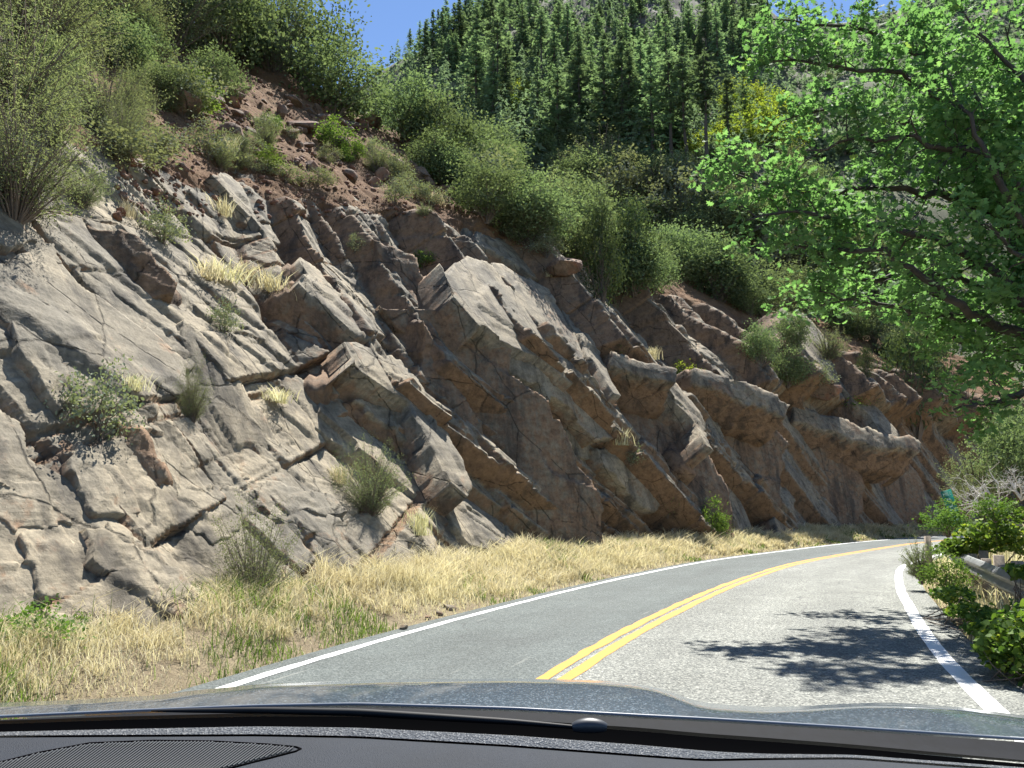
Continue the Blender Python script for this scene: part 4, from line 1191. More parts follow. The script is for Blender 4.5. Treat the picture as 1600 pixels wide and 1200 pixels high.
# ------------------------------------------------------------------ conifers
def conifer_mesh(seed, whorls=30, bare=0.08, width=0.22, pine=False, cards=7):
    """unit height; returns trunk and crown meshes"""
    global rng
    keep = rng; rng = np.random.default_rng(seed)
    tr = MB()
    wob = rng.normal(size=(6, 2)) * 0.004; wob[0] = 0
    zz = np.linspace(-0.04, 0.98, 6)
    tr.tube(np.stack([wob[:, 0], wob[:, 1], zz], -1), np.linspace(0.016, 0.002, 6), 7)
    cr = MB()
    C, A, B, V = [], [], [], []
    for i in range(whorls):
        t = i / (whorls - 1)
        z = bare + (0.985 - bare) * t
        if pine: rr = width * (np.sin(np.pi * min(1, (1 - t) * 0.95 + 0.08)) ** 0.8 * 0.75 + 0.12) * (0.7 + 0.5 * rng.random())
        else: rr = width * (1 - t) ** 0.8 * (0.75 + 0.45 * rng.random()) + 0.008
        nb = 6 if t < 0.85 else 4
        if rng.random() < 0.12: continue
        for k in range(nb):
            if rng.random() < 0.1: continue
            az = rng.uniform(0, 2 * np.pi)
            L = rr * (0.65 + 0.55 * rng.random())
            droop = -0.28 + 0.5 * t + 0.15 * rng.normal()
            d = np.array([np.cos(az), np.sin(az), droop]); d /= np.linalg.norm(d)
            for q in range(cards):
                f = (q + 0.6 * rng.random() + 0.15) / cards
                c = np.array([0, 0, z]) + d * L * f + np.array([0, 0, -0.12 * L * f * f]) + rng.normal(size=3) * 0.006
                sz = (0.022 + 0.19 * L * (1 - 0.5 * f)) * (0.7 + 0.6 * rng.random())
                yaw = az + rng.normal() * 0.8
                a = np.array([np.cos(yaw), np.sin(yaw), droop - 0.15 + 0.35 * rng.normal()]); a /= np.linalg.norm(a)
                n_ = nrm(np.array([0, 0, 1.0]) + 0.6 * rng.normal(size=3))
                b = nrm(np.cross(n_, a))
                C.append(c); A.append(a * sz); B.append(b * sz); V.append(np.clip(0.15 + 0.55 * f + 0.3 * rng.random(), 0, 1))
            cr.tube(np.array([[0, 0, z], np.array([0, 0, z]) + d * L * 0.8]), [0.003, 0.001], 3, 1, 0.2)
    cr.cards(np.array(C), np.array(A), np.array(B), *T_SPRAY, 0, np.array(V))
    mt, mc = tr.mesh('trunk', True), cr.mesh('crown')
    mt.materials.append(M_BARK); mc.materials.append(M_PINE); mc.materials.append(M_BARK)
    rng = keep
    return mt, mc
CON = [conifer_mesh(1, 30, 0.06, 0.20), conifer_mesh(2, 26, 0.10, 0.24), conifer_mesh(3, 34, 0.05, 0.17), conifer_mesh(4, 28, 0.12, 0.22)]
PIN = [conifer_mesh(5, 20, 0.42, 0.16, True), conifer_mesh(6, 22, 0.34, 0.17, True), conifer_mesh(7, 18, 0.50, 0.15, True)]
SNAG = None
def put_conifer(u, v, hpx, label, group=None, kinds=CON, k=None, name='conifer', wide=1.0):
    h = hit(u, v, 'mtn')
    if not h: return
    H_ = hpx * h[2] / FPX
    _n[0] += 1
    mt, mc = kinds[_n[0] % len(kinds) if k is None else k]
    e = empty(name, h[0], _n[0] * 1.3, (H_ * wide, H_ * wide, H_))
    tag(e, label, 'tree', group)
    link('trunk', mt, None, e); link('crown', mc, None, e)
    return e
special = [
 (770, 205, 135, 'dark pointed conifer nearest the scrub hillside under the mountain', CON, 0, 1.1),
 (790, 190, 120, 'dark conifer just right of the dark pointed one', CON, 2, 1.2),
 (872, 250, 150, 'broad light green conifer in the middle of the forest front', CON, 1, 1.5),
 (905, 215, 170, 'tall conifer behind the broad light green one', CON, 3, 1.2),
 (945, 235, 180, 'tall full conifer right of the broad light green one', CON, 0, 1.3),
 (985, 240, 170, 'tall conifer left of the bare-trunked pines', CON, 2, 1.3),
 (1020, 255, 175, 'dark conifer standing before the bare-trunked pines', CON, 1, 1.2),
 (1050, 265, 190, 'first bare-trunked pine beside the forest front', PIN, 0, 1.2),
 (1072, 268, 185, 'second bare-trunked pine from the forest front', PIN, 1, 1.2),
 (1106, 272, 195, 'tallest bare-trunked pine with sunlit shrubs behind its trunk', PIN, 2, 1.2),
 (1140, 262, 150, 'thin bare-trunked pine right of the tallest one', PIN, 0, 1.0),
 (1165, 215, 110, 'slim pine standing alone left of the oak branches', PIN, 1, 0.9),
 (1280, 220, 120, 'pine trunk seen through the gap in the oak branches', PIN, 2, 0.9),
 (700, 130, 75, 'conifer at the left foot of the ridge', CON, 0, 1.2),
]
for u, v, h, lab, kd, k, w in special: put_conifer(u, v, h, lab, None, kd, k, 'pine_tree' if kd is PIN else 'conifer', w)
r3 = np.random.default_rng(23)
pts = []
tries = 0
while len(pts) < 125 and tries < 6000:
    tries += 1
    u = 655 + 560 * r3.random(); lo_ = np.interp(u, [655, 760, 900, 1050, 1215], [105, 195, 235, 240, 215]); v = 25 + (lo_ - 25) * r3.random() ** 0.8
    if u < 720 and v < 60: continue
    if (1075 < u < 1215 and 120 < v < 262) or (795 < u < 835 and 110 < v < 215): continue
    sc_ = np.interp(v, [25, 110, 240], [0.45, 0.7, 1.0])
    if all(abs(u - a) > 15 * sc_ or abs(v - b) > 23 * sc_ for a, b in pts): pts.append((u, v))
pts.sort(key=lambda t: t[1])
for u, v in pts:
    hpx = np.interp(v, [25, 110, 180, 240], [54, 84, 128, 160]) * (0.5 + 0.8 * r3.random())
    lab = 'dark green conifer high on the mountain slope' if v < 95 else 'dark green conifer in the middle of the mountain forest' if v < 165 else 'green conifer in the lower rows of the mountain forest'
    put_conifer(u, v, hpx, lab, lab.replace('dark green conifer', 'conifers').replace('green conifer', 'conifers'), CON if r3.random() < 0.8 else PIN, None, 'conifer', 1.0 + 0.5 * r3.random())
# trees along the skyline left of the summit
for i, (u, v, h) in enumerate([(582, 78, 30), (596, 75, 26), (608, 80, 34), (640, 82, 52), (655, 78, 60), (668, 70, 55), (684, 62, 62), (700, 58, 60), (716, 50, 66), (732, 40, 60), (748, 34, 70), (765, 30, 62)]):
    put_conifer(u, v + 14, h, 'conifer standing on the skyline beside the patch of blue sky', 'conifers on the skyline', CON, None, 'conifer', 1.1)
# bushes on the lower mountain slope, seen between the trees
for i in range(75):
    u = 700 + 620 * r3.random(); lo_ = np.interp(u, [700, 900, 1050, 1320], [215, 285, 330, 420]); v = 120 + (lo_ - 120) * r3.random() ** 0.6
    kd = 'bright' if (1080 < u < 1240 and v < 255 and r3.random() < 0.75) or r3.random() < 0.10 else ['scrub', 'scrub', 'feather', 'juniper'][i % 4]
    s_ = np.interp(v, [120, 400], [0.5, 1.0]) * (0.7 + 0.6 * r3.random())
    if kd == 'bright': lab, grp = 'sunlit yellow-green bush among the bare pine trunks', 'sunlit bushes in the forest'
    else: lab, grp = 'olive bush on the lower mountain slope below the conifers', 'bushes on the lower mountain slope'
    put_shrub(u, v, 75 * s_, 62 * s_, kd, lab, grp, which='mtn')
for i in range(60):
    u = 860 + 640 * r3.random(); v = np.interp(u, [860, 1000, 1200, 1500], [265, 290, 330, 420]) + 95 * r3.random()
    s_ = 0.7 + 0.6 * r3.random()
    put_shrub(u, v, 85 * s_, 70 * s_, ['feather', 'scrub', 'sage', 'feather'][i % 4], 'olive bush at the foot of the mountain behind the hillside scrub', 'bushes at the foot of the mountain', which='mtn')
for u, v, w in [(1112, 250, 46), (1135, 240, 50), (1160, 235, 60), (1190, 225, 60), (1085, 255, 40), (1205, 195, 50), (800, 185, 40), (815, 160, 36), (1150, 205, 44), (1180, 180, 44)]:
    put_shrub(u, v, w, w, 'bright', 'sunlit yellow-green bush among the bare pine trunks', 'sunlit bushes in the forest', which='mtn')
# the wood on the upper mountain reads as one mass
mb = MB()
r3 = np.random.default_rng(29)
def far_tree(base, H_, w):
    n = 46
    t = r3.random(n) ** 0.8
    az = r3.uniform(0, 6.283, n); rr = w * H_ * (1 - t) * (0.5 + 0.6 * r3.random(n)) + 0.15
    c = base + np.stack([np.cos(az) * rr * 0.6, np.sin(az) * rr * 0.6, H_ * (0.06 + 0.92 * t)], -1)
    a = np.stack([np.cos(az), np.sin(az), -0.3 + 0.4 * r3.normal(size=n)], -1) * (0.35 + rr * 0.75)[:, None]
    b = nrm(np.cross(a, np.array([0, 0, 1.0]) + 0.5 * r3.normal(size=(n, 3)))) * (0.35 + rr * 0.7)[:, None]
    return c, a, b, np.clip(0.2 + 0.6 * r3.random(n), 0, 1)
def far_bush(base, w):
    n = 30
    d = nrm(r3.normal(size=(n, 3))); d[:, 2] = np.abs(d[:, 2])
    c = base + d * w * (0.4 + 0.6 * r3.random((n, 1))) * np.array([1, 1, 0.8])
    f = nrm(r3.normal(size=(n, 3)) + [0, 0, .5]); a = nrm(np.cross(f, r3.normal(size=(n, 3)))); b = np.cross(f, a)
    return c, a * w * 0.45, b * w * 0.45, np.clip(0.35 + 0.6 * r3.random(n), 0, 1)
acc = [[], [], [], []]
for i in range(2600):
    u = 560 + 1100 * r3.random(); v = -60 + 330 * r3.random() ** 1.3
    h = hit(u, v, 'mtn')
    if not h or h[2] < 125: continue
    z = np.array(h[0])
    cl = fbm(z[None] * np.array([.02, .02, .01]), 2, 88)[0]
    if h[2] > 165 and r3.random() < 0.5 + 0.8 * cl: q = far_tree(z, 7 + 8 * r3.random(), 0.2)
    else: q = far_bush(z, 1.2 + 1.6 * r3.random())
    for k in range(4): acc[k].append(q[k])
for i in range(330):
    h = hit(1230 + 420 * r3.random(), 5 + 330 * r3.random(), 'mtn')
    if not h: continue
    q = far_bush(np.array(h[0]), 1.3 + 1.6 * r3.random())
    for k in range(4): acc[k].append(q[k])
mb.cards(*(np.concatenate(a) for a in acc[:3]), *T_TUFT, 0, np.concatenate(acc[3]))
stuff(link('far_forest', mb.mesh('far_forest'), M_FAR), 'distant mixed wood covering the upper mountain slope', 'forest')

# ------------------------------------------------------------------ the oak leaning over the road
def build_oak():
    global rng
    keep = rng; rng = np.random.default_rng(77)
    base = empty('oak_tree', (10.6, 13.2, -0.3))
    tag(base, 'large leafy oak leaning over the bend from behind the guardrail', 'tree')
    o3 = np.array(base.location)
    wood = MB()
    crotch = np.array([10.2, 13.6, 2.7])
    tr = MB(); tr.tube(np.array([o3 - [0, 0, 0.3], o3 + [0.1, 0.1, 1.2], crotch, crotch + [-0.1, 0.1, 0.5]]) - o3, [0.34, 0.27, 0.24, 0.2], 12)
    limbs = [
        [(1540, 232, 14.5), (1412, 124, 14), (1330, 109, 13.8), (1180, 90, 14)],
        [(1600, 400, 14), (1500, 250, 15), (1450, 120, 15), (1410, 30, 15)],
        [(1600, 527, 13.5), (1490, 470, 13), (1394, 401, 13), (1300, 390, 13.2), (1215, 380, 13.5)],
        [(1560, 350, 14.5), (1400, 300, 14), (1250, 300, 14), (1125, 262, 14)],
        [(1650, 300, 14), (1600, 130, 15), (1570, 40, 15)],
        [(1640, 620, 12.6), (1560, 625, 12.5), (1490, 640, 12.4)],
        [(1600, 500, 15.5), (1480, 430, 16), (1350, 440, 16), (1250, 470, 16)],
        [(1620, 250, 16.5), (1500, 100, 17), (1440, 30, 17)],
        [(1640, 420, 13), (1570, 300, 12.5), (1520, 200, 12.5), (1480, 120, 12.8)],
        [(1600, 330, 15.5), (1440, 200, 16), (1300, 170, 16), (1220, 190, 16)],
        [(1680, 480, 12), (1600, 400, 11.6), (1540, 350, 11.5)],
        [(1700, 400, 14), (1680, 200, 14), (1640, 40, 14)],
        [(1610, 480, 13.5), (1480, 380, 13.6), (1340, 345, 13.6), (1230, 330, 13.4), (1165, 345, 13.4)],
        [(1620, 540, 14.5), (1500, 500, 14.4), (1380, 475, 14.2), (1280, 455, 14.0)],
        [(1600, 560, 15.5), (1520, 540, 15.3), (1440, 500, 15)],
        [(1600, 300, 13.2), (1470, 230, 13), (1360, 215, 13), (1260, 235, 13.2)],
        [(1640, 200, 13.2), (1560, 90, 13.4), (1500, 10, 13.6)],
        [(1540, 180, 15), (1380, 60, 14.6), (1280, 40, 14.4), (1200, 30, 14.4)],
    ]
    LC, LA, LB, LV = [], [], [], []
    def leaves(p, n, spread):
        c = p + rng.normal(size=(n, 3)) * spread
        a, b = frames(n, 1.1)
        sz = (0.105 + 0.06 * rng.random(n))[:, None]
        LC.append(c); LA.append(a * sz); LB.append(b * sz); LV.append(np.clip(0.15 + 0.75 * rng.random(n), 0, 0.9) + (rng.random(n) < 0.012) * 0.3)
    for L in limbs:
        p = np.vstack([crotch] + [at(*q) for q in L])
        t = np.linspace(0, 1, 30)
        pp = catmull(p, 8)
        seg = np.concatenate([[0], np.cumsum(np.linalg.norm(np.diff(pp, axis=0), axis=1))]); tot = seg[-1]
        pp = np.stack([np.interp(t * tot, seg, pp[:, k]) for k in range(3)], -1)
        pp[1:-1] += rng.normal(size=(28, 3)) * 0.035
        wood.tube(pp - o3, 0.105 * (1 - t) ** 0.8 + 0.012, 7)
        for q in np.arange(0.22, 1.0, 0.225 / tot):
            i = min(int(q * 29), 28)
            b0 = pp[i] + (pp[i + 1] - pp[i]) * (q * 29 - i)
            ax = nrm(pp[i + 1] - pp[i])
            d = nrm(0.55 * ax + 0.9 * rand_dirs(1)[0] + np.array([0, 0, 0.22]))
            ln_ = (0.35 + 0.75 * rng.random()) * (1.15 - 0.5 * q)
            b1 = b0 + d * ln_ * 0.5 + rng.normal(size=3) * 0.05; b2 = b0 + d * ln_ + rng.normal(size=3) * 0.08 + [0, 0, -0.05]
            wood.tube(np.array([b0, b1, b2]) - o3, [0.016, 0.011, 0.004], 4)
            leaves(b2, 12, 0.14); leaves(b1, 7, 0.13)
            for j in range(3):
                f = 0.3 + 0.7 * rng.random(); c0 = b0 + (b2 - b0) * f
                c1 = c0 + nrm(d + 1.1 * rand_dirs(1)[0]) * (0.22 + 0.25 * rng.random())
                wood.tube(np.array([c0, c1]) - o3, [0.007, 0.003], 3)
                leaves(c1, 11, 0.11)
    cr = MB()
    cr.cards(np.concatenate(LC) - o3, np.concatenate(LA), np.concatenate(LB), *T_OAK, 0, np.concatenate(LV), bend=0.25)
    link('trunk', tr.mesh('trunk', True), M_OAKBARK, base)
    link('branches', wood.mesh('branches', True), M_OAKBARK, base)
    link('crown', cr.mesh('crown'), M_OAK, base)
    rng = keep
    return len(np.concatenate(LC))
print('oak leaves', build_oak())

# ------------------------------------------------------------------ guardrail
def galvanised():
    m, nt, b = mat_new('galvanised_steel'); n = N(nt)
    tc = n('ShaderNodeTexCoord').outputs['Object']
    f = n.noise(tc, 3.5, 6, 0.65)
    n.l(n.ramp(f, [(0.3, (0.22, 0.23, 0.23)), (0.7, (0.40, 0.41, 0.41))]), b.inputs['Base Color'])
    b.inputs['Metallic'].default_value = 0.7; b.inputs['Roughness'].default_value = 0.48
    return m
M_GALV = galvanised()
M_POST = simple('weathered_post_wood', (0.23, 0.19, 0.15), 0.9, nscale=14, namt=0.4, bump=0.01)
RAIL_E = 1.15
s_end = float(S_at_y(14.6))
while True:
    q = on_road(np.array(s_end), -WR(s_end) - RAIL_E)
    if q[1] > 19.3: break
    s_end += 0.1
s_beg = s_end - 15.6
rail_root = on_road(np.array(s_end), -WR(s_end) - RAIL_E)
gr = empty('guardrail', (rail_root[0], rail_root[1], 0))
tag(gr, 'galvanised steel guardrail overgrown with vines beside the near lane', 'guardrail')
PROF = np.array([(0.0, -0.155), (0.012, -0.15), (0.025, -0.13), (0.078, -0.095), (0.085, -0.075), (0.078, -0.055), (0.02, -0.018), (0.012, 0.0),
                 (0.02, 0.018), (0.078, 0.055), (0.085, 0.075), (0.078, 0.095), (0.025, 0.13), (0.012, 0.15), (0.0, 0.155)])
def beam(s0, s1, lift=0.0, curl=False):
    s = np.linspace(s0, s1, 26)
    e = -WR(s) - RAIL_E
    xy = on_road(s, e)
    if curl:      # the flared end bends back behind the post
        tv_ = nrm(xy[-1] - xy[-2]); ang = np.linspace(0, 2.6, 12)[1:]
        rgt = np.array([tv_[1], -tv_[0]])
        xy = np.vstack([xy, [xy[-1] + 0.28 * (np.sin(a) * tv_ + (1 - np.cos(a)) * rgt) for a in ang]])
    tg = nrm(np.gradient(xy, axis=0)); left = np.stack([-tg[:, 1], tg[:, 0]], -1)
    v = np.concatenate([np.concatenate([xy[:, None] + left[:, None] * (PROF[None, :, :1] + lift), np.broadcast_to((0.60 + PROF[:, 1])[None, :, None], (len(xy), len(PROF), 1))], -1).reshape(-1, 3),
                        np.concatenate([xy[:, None] + left[:, None] * (PROF[None, :, :1] + lift - 0.006), np.broadcast_to((0.60 + PROF[:, 1])[None, :, None], (len(xy), len(PROF), 1))], -1).reshape(-1, 3)])
    v -= np.array([rail_root[0], rail_root[1], 0])
    f = grid_faces(len(xy), len(PROF)); nn_ = len(xy) * len(PROF)
    return mesh_np('rail_panel', v, np.vstack([f, f[:, ::-1] + nn_]), True)
ends = np.linspace(s_beg, s_end, 5)
for i in range(4):
    o = link('rail_panel', beam(ends[i], ends[i + 1] + (0.12 if i < 3 else 0), 0.004 * (i % 2), i == 3), M_GALV, gr)
pm = MB(); pm.box((0, 0, 0.22), (0.075, 0, 0), (0, 0.1, 0), (0, 0, 0.62)); POST_ME = pm.mesh('post'); POST_ME.materials.append(M_POST)
bk = MB(); bk.box((0, 0, 0), (0.07, 0, 0), (0, 0.07, 0), (0, 0, 0.18)); BLK_ME = bk.mesh('block'); BLK_ME.materials.append(M_POST)
for i, s in enumerate(np.linspace(s_beg + 0.3, s_end - 0.25, 9)):
    q = on_road(np.array(s), -WR(s) - RAIL_E - 0.27) - rail_root
    tg = np.interp(s, SS, TT[:, 0]), np.interp(s, SS, TT[:, 1])
    a = math.atan2(tg[1], tg[0]) - math.pi / 2
    o = link('post', POST_ME, None, gr); o.location = (q[0], q[1], 0); o.rotation_euler = (0, 0, a)
    q = on_road(np.array(s), -WR(s) - RAIL_E - 0.085) - rail_root
    o = link('spacer_block', BLK_ME, None, gr); o.location = (q[0], q[1], 0.60); o.rotation_euler = (0, 0, a)
# short marker post at the end of the rail
mp = at(1450, 851, 19.9)
pm = MB(); pm.box((0, 0, -0.1), (0.055, 0, 0), (0, 0.055, 0), (0, 0, 0.55)); o = link('marker_post', pm.mesh('marker_post'), M_POST); o.location = (mp[0], mp[1], mp[2] - 0.25)
tag(o, 'short square wooden post standing at the end of the guardrail', 'post')

# ------------------------------------------------------------------ milepost
def letters(txt, size, loc, parent, mat, rot, name='lettering'):
    cu = bpy.data.curves.new(name, 'FONT'); cu.body = txt; cu.size = size; cu.align_x = 'CENTER'; cu.align_y = 'CENTER'; cu.extrude = 0.001
    o = bpy.data.objects.new(name, cu); col.objects.link(o)
    dg = bpy.context.evaluated_depsgraph_get()
    me = bpy.data.meshes.new_from_object(o.evaluated_get(dg)); bpy.data.objects.remove(o)
    me.materials.append(mat)
    p = link(name, me, None, parent); p.location = loc; p.rotation_euler = rot
    return p
M_SIGN = simple('sign_green', (0.006, 0.16, 0.115), 0.45, nscale=9, namt=0.2)
M_SIGNW = simple('sign_white', (0.45, 0.62, 0.58), 0.5)
mc_ = at(1507, 797, 19.0)
ml = empty('mile_marker', (mc_[0] + 0.1, mc_[1], 0.25), R(6))
ml.rotation_euler = (0, R(-16), R(4))
tag(ml, 'green leaning mile marker sign half hidden by a leafy bush', 'sign')
pm = MB(); pm.box((0, 0.03, 0.55), (0.03, 0, 0), (0, 0.012, 0), (0, 0, 0.85)); link('post', pm.mesh('post'), M_GALV, ml)
zc = (mc_[2] - 0.25) / math.cos(R(16))
pm = MB(); pm.box((0, 0, zc), (0.127, 0, 0), (0, 0.004, 0), (0, 0, 0.46)); pn = link('sign_panel', pm.mesh('sign_panel'), M_SIGN, ml)
for txt, z, sz in (('MILE', 0.37, 0.105), ('3', 0.16, 0.30), ('7', -0.09, 0.30), ('7', -0.33, 0.30)):
    letters(txt, sz, (0, -0.0065, zc + z), pn, M_SIGNW, (R(90), 0, 0))

# ------------------------------------------------------------------ plants on the near side
def on_bank(u, v, y): return at(u, v, y)
near = [
 (1482, 834, 62, 44, 'green', 17.8, 'bright leafy bush in front of the mile marker'),
 (1440, 905, 50, 62, 'feather', 17.0, 'pale grassy bush at the end of the guardrail'),
 (1484, 925, 60, 56, 'green', 14.0, 'small leafy bush under the guardrail'),
 (1590, 770, 90, 110, 'scrub', 27.0, 'grey-green bush behind the dead white shrub'),
 (1530, 780, 90, 80, 'feather', 29.0, 'pale bush left of the dead white shrub'),
 (1510, 800, 60, 50, 'feather', 24.0, 'small pale bush right of the mile marker'),
 (1640, 760, 120, 130, 'scrub', 30.0, 'bush at the right edge beyond the dry bank'),
 (1555, 812, 50, 34, 'green', 15.5, 'light green bush in front of the dry bank'),
]
for u, v, w, h, k, y, lab in near:
    put_shrub(u, v, w, h, k, lab, loc=at(u, v, y))
def dead_shrub(root, H_, seed, name, label, lean):
    r2 = np.random.default_rng(seed)
    mb = MB()
    def grow(p, d, L, r, n):
        pts_ = [p]
        for _ in range(4):
            d = nrm(d + 0.22 * r2.normal(size=3)); pts_.append(pts_[-1] + d * L / 4)
        mb.tube(np.array(pts_), np.linspace(r, r * 0.45, 5), 5 if n > 1 else 3)
        if n:
            for q in range(3):
                i = 1 + int(4 * r2.random()); i = min(i, 4)
                grow(pts_[i], nrm(d + 0.75 * r2.normal(size=3) + np.array(lean) * 0.3), L * 0.62, r * 0.5, n - 1)
    for k in range(7):
        a = 6.283 * k / 7 + r2.random()
        grow(np.zeros(3), nrm(np.array([math.cos(a) * 0.7, math.sin(a) * 0.7, 0.9]) + lean), H_ * 0.62, H_ * 0.022, 3)
    o = link(name, mb.mesh(name), M_GREYWOOD); o.location = root
    return tag(o, label, 'shrub')
dead_shrub(at(1564, 806, 22.5), 1.5, 3, 'dead_shrub', 'dead white-branched shrub on the dry bank near the mile marker', (-0.55, 0, 0.1))
dead_shrub(at(1596, 782, 25), 1.2, 4, 'dead_shrub', 'smaller pale dead shrub at the right edge of the bank', (0.1, 0, 0.4))
def vine(name, blobs, label, n, size, mat):
    """blobs: (centre, radii) leaf masses of one plant"""
    c0 = np.array(blobs[0][0])
    root = np.array([c0[0], c0[1], 0.0])
    mb = MB(); C = []
    for c, r in blobs:
        k = n // len(blobs)
        d = nrm(rng.normal(size=(k, 3))) * (0.55 + 0.5 * rng.random((k, 1)))
        q = np.array(c) + d * np.array(r) * (1 + 0.25 * fbm(d * 2.2 + c0, 2, 5)[:, None])
        C.append(q)
        for _ in range(9):
            t = q[int(k * rng.random())]
            mb.tube(np.array([root + rng.normal(size=3) * [0.2, 0.2, 0], (root + t) / 2 + rng.normal(size=3) * 0.1, t]) - root, [0.008, 0.006, 0.003], 4, 1)
    C = np.concatenate(C); C = C[C[:, 2] > -0.1]
    m_ = len(C)
    a, b = frames(m_, 1.0); sz = size * (0.55 + 0.8 * rng.random(m_))[:, None]
    mb.cards(C - root, a * sz, b * sz, *T_HEART, 0, np.clip(rng.random(m_) * 1.0, 0, 1), bend=0.2)
    o = link(name, mb.mesh(name), [mat, M_TWIG]); o.location = root
    return tag(o, label, 'vine')
vine('vine_bush', [(at(1606, 1005, 7.9), (0.38, 0.5, 0.34)), (at(1616, 985, 8.6), (0.36, 0.5, 0.32)), (at(1580, 1015, 8.2), (0.28, 0.4, 0.20))], 'bright yellow-green vine spilling over the shoulder at the lower right', 2600, 0.06, M_VINE)
vine('vine_bush', [(at(1545, 838, 16.0), (0.55, 0.5, 0.30)), (at(1600, 828, 15.5), (0.6, 0.6, 0.5)), (at(1500, 856, 16.6), (0.35, 0.4, 0.16))], 'dark vine climbing behind the guardrail in the shade of the oak', 2600, 0.085, M_VINE)
vine('vine_bush', [(at(1490, 930, 12.2), (0.22, 0.5, 0.13)), (at(1520, 958, 10.6), (0.24, 0.5, 0.12)), (at(1550, 985, 9.4), (0.24, 0.4, 0.10))], 'low dark vine creeping along the shoulder below the guardrail', 1500, 0.055, M_VINE)
vine('vine_bush', [(at(1600, 893, 10.2), (0.2, 0.3, 0.1))], 'sunlit vine sprig lying over the rail at the right edge', 120, 0.09, M_VINE)

# ------------------------------------------------------------------ the car the picture is taken from
car = empty('car', (0, 1.1, 0))
tag(car, 'car seen from inside, black dashboard and blue-grey hood along the bottom', 'car')
def car_paint():
    m, nt, b = mat_new('blue_grey_paint'); n = N(nt)
    tc = n('ShaderNodeTexCoord').outputs['Object']
    fl = n('ShaderNodeTexVoronoi'); fl.inputs['Scale'].default_value = 420; n.l(tc, fl.inputs['Vector'])
    sp = n('ShaderNodeSeparateColor'); n.l(fl.outputs['Color'], sp.inputs[0])
    n.l(n.ramp(sp.outputs[0], [(0.0, (0.02, 0.038, 0.058)), (0.8, (0.036, 0.062, 0.088)), (1.0, (0.18, 0.23, 0.28))]), b.inputs['Base Color'])
    b.inputs['Metallic'].default_value = 0.5; b.inputs['Roughness'].default_value = 0.45
    b.inputs['Coat Weight'].default_value = 0.8; b.inputs['Coat Roughness'].default_value = 0.06
    return m
def dash_plastic(name, colr, scale, depth, rough):
    m, nt, b = mat_new(name); n = N(nt)
    tc = n('ShaderNodeTexCoord').outputs['Object']
    v = n('ShaderNodeTexVoronoi'); v.inputs['Scale'].default_value = scale; n.l(tc, v.inputs['Vector'])
    f = n.noise(tc, 6, 6, 0.7)
    n.l(n.mix(1.0, colr, n.ramp(f, [(0.3, 0.8), (0.7, 1.25)]), 'MULTIPLY'), b.inputs['Base Color'])
    b.inputs['Roughness'].default_value = rough
    n.l(n.bump(v.outputs['Distance'], 1.0, depth), b.inputs['Normal'])
    return m
M_PAINT = car_paint()
M_DASH = dash_plastic('dashboard_vinyl', (0.0085, 0.0125, 0.020), 700, 0.0008, 0.75)
M_DASH.node_tree.nodes['Principled BSDF'].inputs['Specular IOR Level'].default_value = 0.3
M_LIP = dash_plastic('grained_lip', (0.06, 0.068, 0.08), 300, 0.0045, 0.42)
M_BLACK = simple('matt_black', (0.0012, 0.0013, 0.0018), 0.9, spec=0.02)
M_COWL = simple('black_cowl_plastic', (0.004, 0.0048, 0.007), 0.75, spec=0.12, nscale=60, namt=0.4)
M_WIPER = simple('wiper_rubber', (0.003, 0.0035, 0.005), 0.6, spec=0.3)
M_LIP2 = simple('satin_black_plastic', (0.03, 0.034, 0.04), 0.45)
M_SEAL = simple('grey_seal', (0.16, 0.18, 0.21), 0.35)
U_ = [-90, 0, 200, 400, 560, 800, 1000, 1100, 1200, 1330, 1600, 1690]
V_EDGE = [1120, 1117, 1108, 1100, 1097, 1104, 1115, 1120, 1126, 1134, 1152, 1158]
V_COWL = [1129, 1126, 1119, 1114, 1114, 1124, 1137, 1146, 1153, 1163, 1188, 1196]
V_DASH = [1148, 1145, 1139, 1135, 1137, 1149, 1164, 1173, 1179, 1181, 1201, 1208]
V_LIP = [1151, 1149, 1148, 1147, 1150, 1164, 1179, 1186, 1184, 1183, 1203, 1210]
HU = [-90, 0, 150, 250, 300, 420, 600, 800, 930, 1000, 1040, 1065, 1100, 1200, 1260, 1330, 1400, 1500, 1600, 1690]
HV = [1101, 1098, 1092, 1086, 1079, 1068, 1062, 1060, 1063, 1069, 1077, 1088, 1099, 1105, 1103, 1099, 1098, 1105, 1118, 1132]
us = np.linspace(-80, 1680, 177)
def line_at(U0, V0, y, dz=0.0):
    vv = np.interp(us, U0, V0)
    K = np.hanning(9); K /= K.sum()
    vv = np.convolve(np.pad(vv, 4, 'edge'), K, 'valid')
    d = pixel_ray(us, vv)
    return np.stack([d[:, 0] / d[:, 1] * y, np.full(len(us), y), EYE + d[:, 2] / d[:, 1] * y + dz], -1)
def loft(name, lines, mat, parent=car, smooth=True):
    L = np.array(lines) - np.array([0, 1.1, 0])
    me = mesh_np(name, L.reshape(-1, 3), grid_faces(len(lines), len(us)), smooth)
    return link(name, me, mat, parent)
e0, e1 = line_at(U_, V_EDGE, 1.14), line_at(HU, HV, 1.72)
hood = []
for t in np.linspace(0, 1, 16):
    p = e0 * (1 - t) + e1 * t
    p[:, 2] += 0.018 * np.sin(np.pi * t) * (np.linalg.norm(e1 - e0, axis=1) > 0)
    hood.append(p)
